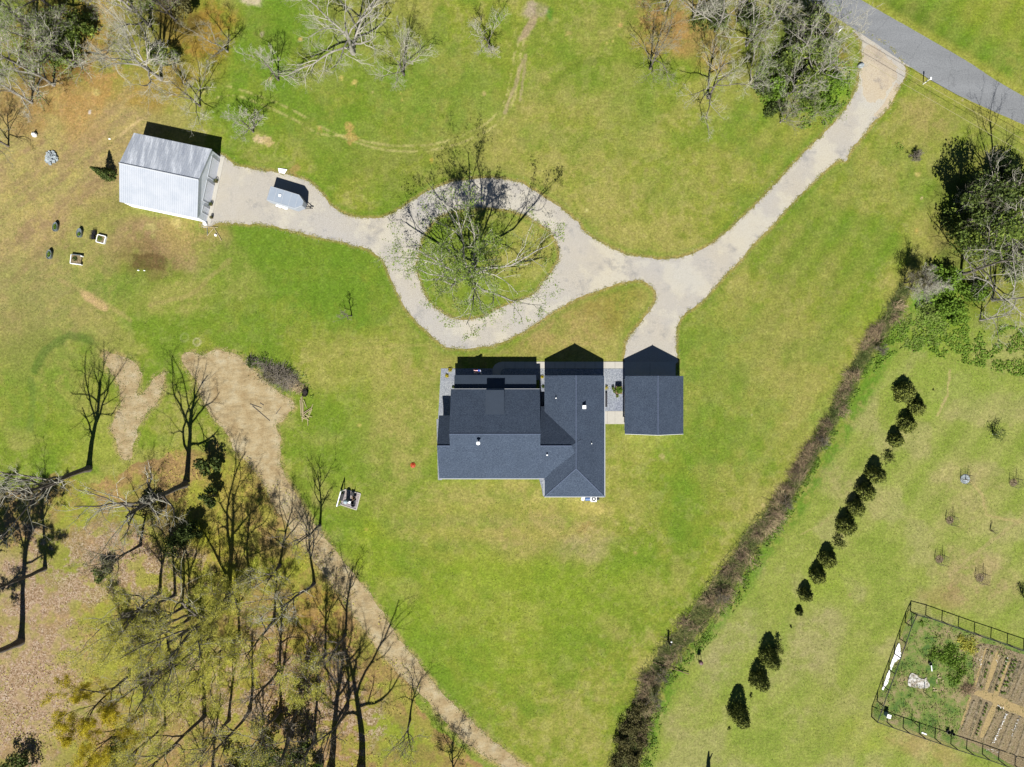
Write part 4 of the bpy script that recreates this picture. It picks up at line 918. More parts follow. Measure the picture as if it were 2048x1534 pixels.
# ------------------------------------------------------------------ fire-pit patio
def patio():
    m = gravelmat('paver_stones', C(188, 178, 180), C(120, 110, 116), C(226, 220, 216), 3.5)
    pts = [P(689, 978.6), P(721.4, 987.4), P(713, 1019.5), P(681, 1009)]
    t = thing('stone_patio', (P(701, 998).x, P(701, 998).y, 0), 'small square stone patio on the lawn beside the dirt track', 'patio')
    MB().prism([p[:2] for p in pts], -.05, .06).build('paving', m, t)
    e = MB()
    for a, b_ in zip(pts, pts[1:] + pts[:1]): e.bar(Vector((a.x, a.y, .06)), Vector((b_.x, b_.y, .06)), .09, 4)
    e.build('edging', M_CONC, t)
    # swing frame leaning over the west side
    A = P(681.5, 983, 1.9); B = P(673.3, 1012.6, 1.9); t2 = thing('swing_frame', (P(688, 990).x, P(688, 990).y, 0), 'white timber swing frame standing along the west edge of the patio', 'swing frame')
    MB().bar(A, B, .08, 6).build('top_beam', M_WHITE, t2)
    G1, G2 = P(686, 979), P(679, 1008)
    for a, g in ((A, G1), (B, G2)):
        MB().bar(a, Vector((g.x + .25, g.y, 0)), .06, 6).build('leg', M_WHITE, t2); MB().bar(a, Vector((a.x - .5, a.y, 0)), .06, 6).build('leg', M_WHITE, t2)
    C1 = A.lerp(B, .28); C2 = A.lerp(B, .72); s = MB()
    d = (C2 - C1); mid = C1.lerp(C2, .5); s.box((mid.x + .1, mid.y, .55), (.5, d.length, .05), math.atan2(d.y, d.x) - math.pi / 2); s.box((mid.x - .14, mid.y, .8), (.06, d.length, .5), math.atan2(d.y, d.x) - math.pi / 2)
    s.build('swing_seat', M_DARK, t2); r = MB(); r.bar(C1, (C1.x, C1.y, .55), .012, 4); r.bar(C2, (C2.x, C2.y, .55), .012, 4); r.build('rope', M_DARK, t2)
    q = P(694.5, 1001); t3 = thing('domed_smoker', q, 'tall round smoker with a pale blue domed top on the patio', 'smoker')
    q = P(693, 1002, 1.0)
    MB().lathe((q.x, q.y, 0), [(.3, 0), (.3, 1.5), (.28, 1.52)], 16).build('body', simple('teal_paint', C(84, 116, 130), .5, .1), t3); MB().lathe((q.x, q.y, 1.52), [(.32, 0), (.34, .1), (.26, .3), (.12, .42), (.02, .45)], 18).build('dome', simple('pale_blue', C(196, 216, 226), .4, .05), t3)
    for (u, v, rz_, lb) in [(706,987,2.9,'topmost dark chair on the stone patio'),(708,994.5,2.2,'reddish brown chair in the middle of the stone patio'),(708,1003,.9,'dark chair right of the white table on the stone patio')]:
        q = P(u, v); c_ = thing('patio_chair', q, lb, 'chair', 'chairs on the patio'); mt = M_WOODD if 'brown' in lb else M_DARK
        fx, fy = math.cos(rz_), math.sin(rz_)
        MB().box((q.x, q.y, .42), (.5, .5, .05), rz_).build('seat', mt, c_); MB().box((q.x - .25 * fx, q.y - .25 * fy, .72), (.06, .5, .55), rz_).build('backrest', mt, c_)
        for a, b_ in ((.2, .2), (.2, -.2), (-.2, .2), (-.2, -.2)): MB().box((q.x + a * fx - b_ * fy, q.y + a * fy + b_ * fx, .21), (.05, .05, .42), rz_).build('leg', mt, c_)
    q = P(701, 1004); c_ = thing('side_table', q, 'low white table between the smoker and the chairs', 'table'); MB().box((q.x, q.y, .42), (.75, .32, .04), -.3).build('tabletop', M_WHITE, c_)
    for a in (-.3, .3): MB().box((q.x + a, q.y - a * .3, .2), (.05, .28, .4), -.3).build('leg', M_WHITE, c_)
    q = P(707, 1009); t4 = thing('fire_pit', q, 'round dark fire pit near the lower edge of the patio', 'fire pit'); MB().lathe((q.x, q.y, .06), [(.28, 0), (.32, .3), (.27, .3), (.25, .1), (.02, .08)], 16).build('bowl', M_DARK, t4)
patio()

# ------------------------------------------------------------------ roadside things
q = P(1721, 132); o = MB().lathe((q.x, q.y, 0), [(.45, 0), (.5, .15), (.38, .4), (.15, .5)], 9, 1.1, .8, .4).build('boulder', M_RUB, bevel=.05, origin=q); tag(o, 'pale boulder where the gravel drive meets the verge', 'boulder')
def roadpost(u, v, h, lb, double):
    q = P(u, v); t = thing('mailbox_post', q, lb, 'mailbox', 'posts along the road')
    MB().box((q.x, q.y, h / 2), (.12, .12, h)).build('post', M_WHITE, t, .01)
    if double:
        MB().box((q.x + .1, q.y + .05, h * .62), (.1, .5, .1)).build('arm', M_WHITE, t); b_ = MB().box((q.x, q.y, h * .75), (.26, .5, .24)).build('box', M_WHITE, t, .03); MB().box((q.x + .3, q.y + .05, h * .45), (.12, .1, h * .9)).build('post', M_WHITE, t)
    else:
        MB().box((q.x, q.y, h * .55), (.14, .14, .22)).build('band', M_DARK, t); MB().box((q.x, q.y, h + .06), (.2, .34, .22)).build('box', M_WHITE, t, .03)
roadpost(1672.5, 65, 1.6, 'white mailbox post on the verge left of the drive entrance', True)
roadpost(1846, 168, 1.8, 'white roadside post with a dark band right of the drive entrance', False)
# overhead wires
M_WIRE = simple('wire', C(206, 196, 150), .6, .1, .2)
for k, (A, B, lb) in enumerate([((1440,-51),(2300,448),'lower left overhead wire crossing above the drive entrance'),((1440,-74),(2300,420),'overhead wire nearer the road crossing above the drive entrance')]):
    a = P(*A, 7.5); b_ = P(*B, 7.5); mb = MB(); prev = a
    for i in range(1, 25):
        t = i / 24; p = a.lerp(b_, t); p.z -= 4 * .5 * t * (1 - t); mb.bar(prev, p, .02, 4); prev = p
    tag(mb.build('overhead_wire', M_WIRE, origin=a), lb, 'wire', 'overhead wires')
for (u, v, lb) in [(1440,-62,'wooden utility pole beyond the upper edge of the view'),(2300,434,'wooden utility pole beyond the right edge of the view')]:
    q = P(u, v, 7.5); q.z = 0; t = thing('utility_pole', q, lb, 'utility pole', 'utility poles')
    MB().bar((q.x, q.y, 0), (q.x, q.y, 8), .15, 10, .11).build('pole', M_WOODD, t); MB().box((q.x, q.y, 7.5), (.12, 2.0, .12), -.5).build('crossarm', M_WOODD, t)

# ------------------------------------------------------------------ vegetation builders
def tubes(pts, rad, k):
    """pts (n,s,3), rad (n,s) -> verts, quads of k-sided tubes"""
    n, s, _ = pts.shape
    T = np.gradient(pts, axis=1); T /= np.linalg.norm(T, axis=2, keepdims=True) + 1e-9
    ref = np.where(np.abs(T[:, :1, 2:3]) > 0.9, np.array([1., 0, 0]), np.array([0., 0, 1.]))
    A = np.cross(T, np.broadcast_to(ref, T.shape)); A /= np.linalg.norm(A, axis=2, keepdims=True) + 1e-9
    B = np.cross(T, A); th = np.arange(k) * 2 * np.pi / k
    ring = pts[:, :, None, :] + rad[:, :, None, None] * (A[:, :, None, :] * np.cos(th)[None, None, :, None] + B[:, :, None, :] * np.sin(th)[None, None, :, None])
    V = ring.reshape(-1, 3)
    i = np.arange(n)[:, None, None] * s * k; j = np.arange(s - 1)[None, :, None] * k; c = np.arange(k)[None, None, :]
    a = i + j + c; b = i + j + (c + 1) % k
    return V, np.stack([a, b, b + k, a + k], -1).reshape(-1, 4)

def polylines(P0, D, L, R, nseg, wander, trop, rng, taper=0.35):
    n = len(P0); pts = np.zeros((n, nseg + 1, 3)); pts[:, 0] = P0; d = D / (np.linalg.norm(D, axis=1, keepdims=True) + 1e-9)
    for k in range(nseg):
        d = d + rng.normal(size=(n, 3)) * wander + np.array([0, 0, 1.]) * trop
        d /= np.linalg.norm(d, axis=1, keepdims=True)
        pts[:, k + 1] = pts[:, k] + d * (L / nseg)[:, None]
    pts[:, :, 2] = np.maximum(pts[:, :, 2], 0.05)
    t = np.linspace(0, 1, nseg + 1)[None]
    return pts, R[:, None] * (1 - (1 - taper) * t)

def kids(pts, rad, m, t0, ang, lfrac, L, rng, rfrac=0.55, up=0.0):
    n, s, _ = pts.shape; par = np.repeat(np.arange(n), m)
    base = np.tile((np.arange(m) + 0.5) / m, n)
    t = t0 + (1 - t0) * np.clip(base + rng.normal(size=len(par)) * 0.06, 0.02, 0.99)
    x = t * (s - 1); i = np.minimum(x.astype(int), s - 2); f = (x - i)[:, None]
    p = pts[par, i] * (1 - f) + pts[par, i + 1] * f
    r = rad[par, i] * (1 - f[:, 0]) + rad[par, i + 1] * f[:, 0]
    T = pts[par, i + 1] - pts[par, i]; T /= np.linalg.norm(T, axis=1, keepdims=True) + 1e-9
    q = rng.normal(size=T.shape); q -= (q * T).sum(1, keepdims=True) * T; q /= np.linalg.norm(q, axis=1, keepdims=True) + 1e-9
    a = np.radians(ang + rng.normal(size=len(par)) * 10)[:, None]
    d = T * np.cos(a) + q * np.sin(a); d[:, 2] += up
    return p, d, L[par] * lfrac * (1.15 - 0.6 * t) * (0.75 + 0.5 * rng.random(len(par))), r * rfrac

GROUPS = {'nw': 'bare trees in the north-west corner', 'lawn': 'bare trees scattered over the north lawn', 'wood': 'trees of the south-west wood', 'ne': 'trees of the thicket by the road', 'e': 'trees of the overgrown clump on the east side'}
def tree(base, h, r, label, group=None, seed=0, clear=0.2, limbs=7, twig=M_TWIG, bark=M_BARK, leaf=None, nleaf=0, lsize=0.09, dense=1.0, lean=(0, 0), name='bare_tree', thick=1.0, up=0.12, rise=0.5, lshell=0.35, topw=1.0):
    rng = np.random.default_rng(1000 + seed)
    b = P(*base); t = thing(name, b, label, 'tree', GROUPS.get(group, group))
    if group in ('lawn', 'nw'): thick *= 1.45
    r0 = 0.0125 * h * thick + 0.03
    top = h * 0.82
    d0 = np.array([[lean[0], lean[1], 1.0]])
    tp, tr = polylines(np.array([[b.x, b.y, 0.0]]), d0, np.array([top]), np.array([r0]), 10, 0.05, 0.05, rng, 0.3)
    tr[0, 0] *= 1.35
    # limbs
    az0 = rng.random() * 6.28; az = az0 + np.arange(limbs) * 2.4 + rng.normal(size=limbs) * 0.25
    tt = clear + (0.97 - clear) * ((np.arange(limbs) + 0.3) / limbs) ** 1.0
    x = tt * 10; i = np.minimum(x.astype(int), 9); f = (x - i)[:, None]
    p = tp[0, i] * (1 - f) + tp[0, i + 1] * f; rr = tr[0, i] * 0.62
    el = np.radians(18 + 38 * rise + 22 * tt + rng.normal(size=limbs) * 6)
    D = np.stack([np.cos(az) * np.cos(el), np.sin(az) * np.cos(el), np.sin(el)], 1)
    L = np.minimum(r / np.cos(el) * (1.1 - 0.4 * tt) * (0.8 + 0.4 * rng.random(limbs)), (h - p[:, 2]) / np.maximum(np.sin(el), .2) * 1.05)
    L = np.maximum(L, r * 0.35)
    l1, lr1 = polylines(p, D, L, rr, 8, 0.16, up * 0.4, rng, 0.3)
    Vs, Fs, off = [], [], 0
    for pts, rad, k in ((tp, tr, 9), (l1, lr1, 6)):
        V, Q = tubes(pts, rad, k); Vs.append(V); Fs.append(Q + off); off += len(V)
    trunk = fast_mesh('trunk', np.concatenate(Vs), [np.concatenate(Fs)], bark, t, smooth=True)
    # branches
    Vs, Fs, off = [], [], 0
    m2 = max(4, int(7 * dense)); p, d, L2, r2 = kids(l1, lr1, m2, 0.22, 46, 0.52, L, rng, 0.6, 0.1)
    l2, lr2 = polylines(p, d, L2, np.maximum(r2, .02), 5, 0.2, up * 0.5, rng, 0.35)
    m3 = max(4, int(7 * dense)); p, d, L3, r3 = kids(l2, lr2, m3, 0.2, 44, 0.5, L2, rng, 0.55, 0.1)
    l3, lr3 = polylines(p, d, L3, np.maximum(r3, .0115), 4, 0.22, up * 0.6, rng, 0.5)
    m4 = max(3, int(5 * dense)); p, d, L4, r4 = kids(l3, lr3, m4, 0.2, 40, 0.6, np.maximum(L3, .5), rng, 0.6, 0.1)
    l4, lr4 = polylines(p, d, L4, np.maximum(r4 * .5, .006), 3, 0.25, up * 0.6, rng, 0.6)
    for pts, rad, k in ((l2, lr2, 4), (l3, lr3, 3), (l4, lr4, 3)):
        V, Q = tubes(pts, rad, k); Vs.append(V); Fs.append(Q + off); off += len(V)
    crown = fast_mesh('crown', np.concatenate(Vs), [np.concatenate(Fs)], twig, t)
    if leaf is not None and nleaf:
        tips = np.concatenate([l4[:, 1:].reshape(-1, 3), l3[:, 2:].reshape(-1, 3)])
        c = tips[rng.integers(0, len(tips), nleaf)] + rng.normal(size=(nleaf, 3)) * 0.16
        V, Q = leaf_quads(c, lsize, rng); fast_mesh('foliage', V, [Q], leaf, t)
    return t

def bushy(base, h, r, label, group=None, seed=0, leaf=M_LDARK, n=6000, lobes=9, lsize=0.2, name='evergreen_tree', cat='tree', trunk=True, bare=0, zlo=0.25):
    if group == 'nw' and leaf is M_LDARK: leaf = M_LMID
    rng = np.random.default_rng(5000 + seed); b = P(*base); t = thing(name, b, label, cat, GROUPS.get(group, group))
    cs = []
    for i in range(lobes):
        a = rng.random() * 6.28; rr = r * 0.75 * math.sqrt(rng.random()); z = h * (zlo + (0.85 - zlo) * rng.random() * (1 - 0.45 * rr / r)); lr = r * (0.28 + 0.3 * rng.random())
        cs.append((b.x + rr * math.cos(a), b.y + rr * math.sin(a), z, lr))
    cs.append((b.x, b.y, h * 0.72, r * 0.45))
    per = n // len(cs); C_ = np.concatenate([ball(c[:3], c[3], per, rng, 0.15, (1, 1, min(.8, .55 * h / c[3]))) for c in cs]); C_[:, 2] = np.maximum(C_[:, 2], 0.1)
    C_ += np.stack([vnoise(C_[:, 0] * 40, C_[:, 2] * 40, 22, 7), vnoise(C_[:, 1] * 40, C_[:, 0] * 40, 22, 9), 0 * C_[:, 0]], 1) * .6 - .3
    V, Q = leaf_quads(C_, lsize, rng); 
    if trunk:
        mb = [np.array([[b.x, b.y, 0.0]])]; tp, tr = polylines(np.array([[b.x, b.y, 0.0]]), np.array([[0, 0, 1.0]]), np.array([h * .8]), np.array([0.015 * h + .05]), 6, .06, .05, rng, .3)
        k = len(cs); p0 = tp[0, rng.integers(1, 5, k)]; tgt = np.array([c[:3] for c in cs]); Dv = tgt - p0; Lv = np.linalg.norm(Dv, axis=1)
        l1, r1 = polylines(p0, Dv, Lv, np.full(k, .01 * h), 4, .08, 0, rng, .3)
        V1, Q1 = tubes(tp, tr, 8); V2, Q2 = tubes(l1, r1, 5)
        fast_mesh('trunk', np.concatenate([V1, V2]), [np.concatenate([Q1, Q2 + len(V1)])], M_BARK, t, smooth=True)
    fast_mesh('crown', V, [Q], leaf, t)
    return t

# ------------------------------------------------------------------ north lawn and north-west trees
def N(*a, **k): return tree(*a, **k)
N((322,158), 13, 6.2, 'large pale tree leaning over the orange lane, left of the brown patch', 'nw', 1, .2, 10, M_TWIGW, M_BARKG, dense=1.25, lean=(-.12, 0))
N((455,103), 6.5, 3.4, 'small open bare tree on the brown patch edge, right of the large pale tree', 'nw', 2, .15, 6, M_TWIG, M_BARKG)
N((400,212), 6, 4.6, 'wide low bare tree right behind the barn', 'nw', 3, .12, 8, M_TWIGW, M_BARK, rise=.1)
N((507,264), 4.8, 3.0, 'small bare tree by the pale bare soil, right of the barn', 'lawn', 4, .12, 7, M_TWIGW, M_BARK, rise=.3)
N((557,160), 6, 3.2, 'slim bare tree on the green lawn between the barn and the biggest bare tree', 'lawn', 5, .15, 7, M_TWIGW, M_BARK, rise=.4)
N((706,106), 11, 8.2, 'biggest spreading bare tree on the north lawn with thick forked limbs', 'lawn', 6, .1, 9, M_TWIGW, M_BARKG, dense=1.2, rise=.15, thick=1.4)
N((808,150), 6, 4.6, 'round spreading bare tree below and right of the biggest bare tree', 'lawn', 7, .1, 8, M_TWIGW, M_BARK, rise=.2)
N((978,96), 5.6, 4.0, 'bare tree with crooked arms near the sandy hollow at the top', 'lawn', 8, .2, 6, M_TWIGW, M_BARK, rise=.1)
N((1300,138), 6.5, 4.4, 'dense little bare tree left of the thicket', 'lawn', 9, .15, 9, M_TWIG, M_BARK, dense=1.1, rise=.5)
N((1416,196), 9, 6.0, 'tall bare tree with a dark trunk just below the thicket', 'lawn', 10, .2, 8, M_TWIGW, M_BARK, rise=.3, lean=(.1, 0))
N((17,292), 6.2, 3.6, 'bare tree at the left edge of the dry grass', 'nw', 11, .15, 7, M_TWIG, M_BARK)
N((703,632), 3.4, 1.2, 'lone leafless sapling on the lawn west of the drive loop', 'lawn', 12, .3, 5, M_TWIGD, M_BARK, dense=.55, rise=1.0, name='sapling')
for k, (bs, h, r, lb, tw, lf, nl, rs) in enumerate([
 ((150,132), 12, 5, 'grey-green bare tree left of the orange lane', M_TWIGW, M_LSPRING, 2500, .4), ((108,170), 10, 5.4, 'wide bare tree nearest the dry grass in the north-west corner', M_TWIGW, M_LSPRING, 1500, .3),
 ((70,70), 12, 5, 'bare tree with greenish twigs second from the upper left corner', M_TWIG, M_LSPRING, 3000, .4), ((40,130), 10, 4.6, 'bare tree at the left edge above the lone small one', M_TWIGW, None, 0, .3),
 ((120,28), 12, 4.5, 'bare tree touching the upper edge left of the orange lane', M_TWIG, M_LSPRING, 2500, .4), ((64,205), 8, 3.8, 'bushy bare tree at the left edge, lowest of its cluster', M_TWIGW, None, 0, .4),
 ((300,52), 11, 4.6, 'bare tree at the upper edge right of the orange lane', M_TWIGW, M_LSPRING, 2000, .4), ((262,18), 9, 4, 'yellowish bare tree at the upper edge above the orange lane', M_TWIG, M_LGOLD, 1200, .4),
 ((352,40), 9, 3.6, 'brown bare tree beside the dark evergreen at the upper edge', M_TWIGD, M_LSPRING, 900, .5)]):
    N(bs, h, r, lb, 'nw', 30 + k, .15, 8, tw, M_BARKG if k % 2 else M_BARK, lf, nl, .1, 1.15, rise=rs)
bushy((140,110), 5, 3.2, 'dark evergreen in the middle of the north-west cluster', 'nw', 1, n=2600, lsize=.18); bushy((95,75), 5, 2.6, 'dark evergreen left in the north-west cluster', 'nw', 2, n=1800, lsize=.18)
bushy((378,20), 6, 3.0, 'dark brown-green evergreen at the upper edge above the brown patch', 'nw', 3, n=2600, lsize=.18, leaf=M_LHEDGE)
bushy((345,120), 4, 1.8, 'small dark evergreen under the large pale tree', 'nw', 4, n=900, lsize=.15); bushy((170,60), 5, 2.2, 'evergreen beside the upper end of the orange lane', 'nw', 5, n=1500, lsize=.18)
bushy((318,118), 3.6, 1.6, 'dark bush left of the trunk shadow of the large pale tree', 'nw', 6, n=800, lsize=.15)

# island tree
ti = tree((942,566), 12.5, 9.6, 'great spreading tree coming into leaf on the round grass island of the drive', None, 23, .14, 18, M_TWIGW, M_BARKG, M_LISLE, 15000, .11, .9, rise=.3, thick=2.1, lean=(.03, .06), name='shade_tree')

# ------------------------------------------------------------------ north-east thicket
for k, (bs, h, r, lb, tw, rs) in enumerate([
 ((1330,22), 8, 4.4, 'leftmost bare tree at the upper edge of the thicket', M_TWIG, .4), ((1385,40), 8, 4.4, 'bare tree between the leftmost one and the white-limbed one', M_TWIGW, .4),
 ((1430,62), 11, 5.6, 'bare tree with bold white limbs in the upper thicket', M_TWIGW, .2), ((1492,92), 9, 4.4, 'fan-shaped grey bare tree in the middle of the thicket', M_TWIGW, .5),
 ((1478,20), 9, 4.2, 'bare tree at the upper edge left of the dark cedar', M_TWIG, .4), ((1535,60), 8, 3.8, 'thin curving bare tree just left of the dark cedar', M_TWIGW, .5),
 ((1590,125), 10, 5.4, 'bare tree with pale arms in front of the dark cedar', M_TWIGW, .4), ((1630,105), 11, 5.2, 'bare tree whose twigs reach over the road', M_TWIGW, .4),
 ((1628,158), 8, 5.4, 'wide grey bare tree facing the gravel drive', M_TWIGW, .15), ((1500,165), 6, 3.6, 'grey brushy tree on the lawn side of the thicket', M_TWIGW, .7),
 ((1575,190), 6, 4, 'low bare tree over the bright green undergrowth', M_TWIGW, .2), ((1560,245), 4, 3, 'low brushy tree at the south tip of the thicket', M_TWIG, .3), ((1625,235), 4, 3, 'small bare shrub-like tree beside the gravel near the south tip', M_TWIG, .3)]):
    N(bs, h, r, lb, 'ne', 50 + k, .12, 8, tw, M_BARKG, M_LSPRING if k % 3 == 0 else None, 900, .1, .95, rise=rs)
for k, (bs, h, r, lb, lf, n) in enumerate([((1585,76), 10, 2.6, 'tall dark cedar in the thicket by the road', M_LCEDAR, 6000), ((1610,130), 7, 3.8, 'dark evergreen in the heart of the thicket', M_LMID, 5200), ((1645,110), 4, 2.4, 'dark brown bush near the road in the thicket', M_LHEDGE, 1600),
 ((1548,140), 4, 2.2, 'dark green bush left in the thicket', M_LDARK, 1500), ((1545,180), 3.4, 2.6, 'bright green bush on the lawn side of the thicket', M_LBRIGHT, 2600), ((1520,182), 3, 1.8, 'small dark rounded bush on the lawn below the fan-shaped tree', M_LDARK, 1200),
 ((1600,175), 5, 3.4, 'dark green bush under the wide grey tree', M_LMID, 4200), ((1668,165), 2.6, 2.0, 'bright bush by the gravel drive opposite the boulder', M_LBRIGHT, 1500), ((1420,30), 4, 3, 'mid-green evergreen at the upper edge of the thicket', M_LDARK, 2200), ((1545,225), 2.6, 1.6, 'small dark bush at the south tip of the thicket', M_LDARK, 900), ((1500,52), 4, 2.4, 'green bush between the bare trees at the upper edge', M_LDARK, 1500), ((1640,205), 2, 2.4, 'low bright green bush beside the gravel curve', M_LBRIGHT, 1600)]):
    bushy(bs, h, r, lb, 'ne', 20 + k, lf, n, 7, .17, 'evergreen_tree' if h > 4.5 else 'bush', 'tree' if h > 4.5 else 'bush', zlo=.12)

# ------------------------------------------------------------------ east clump
for k, (bs, h, r, lb, tw, bk, rs) in enumerate([
 ((1922,548), 13, 6.4, 'whitish bare tree with a leaning dark trunk at the south-west side of the east clump', M_TWIGW, M_BARK, .2), ((1948,452), 15, 6, 'tallest bare tree rising from the evergreens of the east clump', M_TWIGW, M_BARK, .3),
 ((1985,600), 11, 6.4, 'whitish bare tree spreading over the lower right of the clump', M_TWIGW, M_BARKG, .15), ((2010,470), 14, 6, 'bare tree at the right edge of the view in the clump', M_TWIGW, M_BARK, .3),
 ((1985,395), 14, 5, 'bare tree at the upper side of the east clump', M_TWIGW, M_BARK, .3), ((1908,430), 9, 3.4, 'thin bare tree at the left side of the east clump', M_TWIG, M_BARK, .5),
 ((1960,640), 7, 4.2, 'low whitish bare tree at the bottom of the east clump', M_TWIGW, M_BARKG, .1)]):
    N(bs, h, r, lb, 'e', 80 + k, .18, 8, tw, bk, None, 0, .1, .85, rise=rs, thick=1.2)
N((1822,578), 4.4, 2.8, 'grey brushy shrub at the head of the overgrown ditch', 'e', 95, .08, 12, M_TWIGW, M_BARKG, None, 0, .1, 1.3, rise=.6, name='bare_shrub')
N((1808,566), 4.2, 2.2, 'dark lacy shrub beside the grey one at the head of the ditch', 'e', 96, .1, 8, M_TWIGD, M_BARK, M_LHEDGE, 1600, .08, 1.0, rise=.8, name='bare_shrub')
for k, (bs, h, r, lb, lf, n) in enumerate([((1922,420), 13, 4.2, 'dark evergreen at the upper left of the east clump', M_LDARK, 5500), ((1930,480), 13, 4.8, 'large dark evergreen in the centre of the east clump', M_LMID, 6000), ((1985,440), 9, 4.6, 'large evergreen right of the centre of the east clump', M_LMID, 6500),
 ((1903,455), 10, 3.4, 'evergreen furthest left in the east clump', M_LDARK, 5200), ((2015,400), 9, 3.6, 'evergreen at the upper right of the clump', M_LMID, 4200), ((2025,520), 7, 4, 'evergreen at the right edge of the view', M_LMID, 4200),
 ((1878,572), 2.6, 3.0, 'bright green leafy bush left of the clump', M_LBRIGHT, 4200), ((1900,620), 2.2, 2.4, 'bright green bush below the leafy one', M_LBRIGHT, 2600), ((1850,628), 1.2, 2.0, 'pale yellow-green low bush beside the ditch', M_LSPRING, 1500), ((1990,355), 5, 2.6, 'small evergreen at the north tip of the clump', M_LDARK, 1800), ((1945,585), 2.5, 2.6, 'low green bush under the bare whitish trees', M_LBRIGHT, 2200)]):
    bushy(bs, h, r, lb, 'e', 60 + k, lf, n, 9, .19, 'evergreen_tree' if h > 4.5 else 'bush', 'tree' if h > 4.5 else 'bush', zlo=.1)
N((1827,316), .9, .9, 'small dark tangle of twigs on the lawn right of the drive', None, 97, .05, 12, M_TWIGD, M_BARK, None, 0, .1, .9, rise=.2, name='twig_bush')
bushy((1803,298), .5, 1.3, 'low green weed clump on the lawn right of the drive', None, 98, M_LBRIGHT, 260, 6, .1, 'weed_clump', 'plant', False)

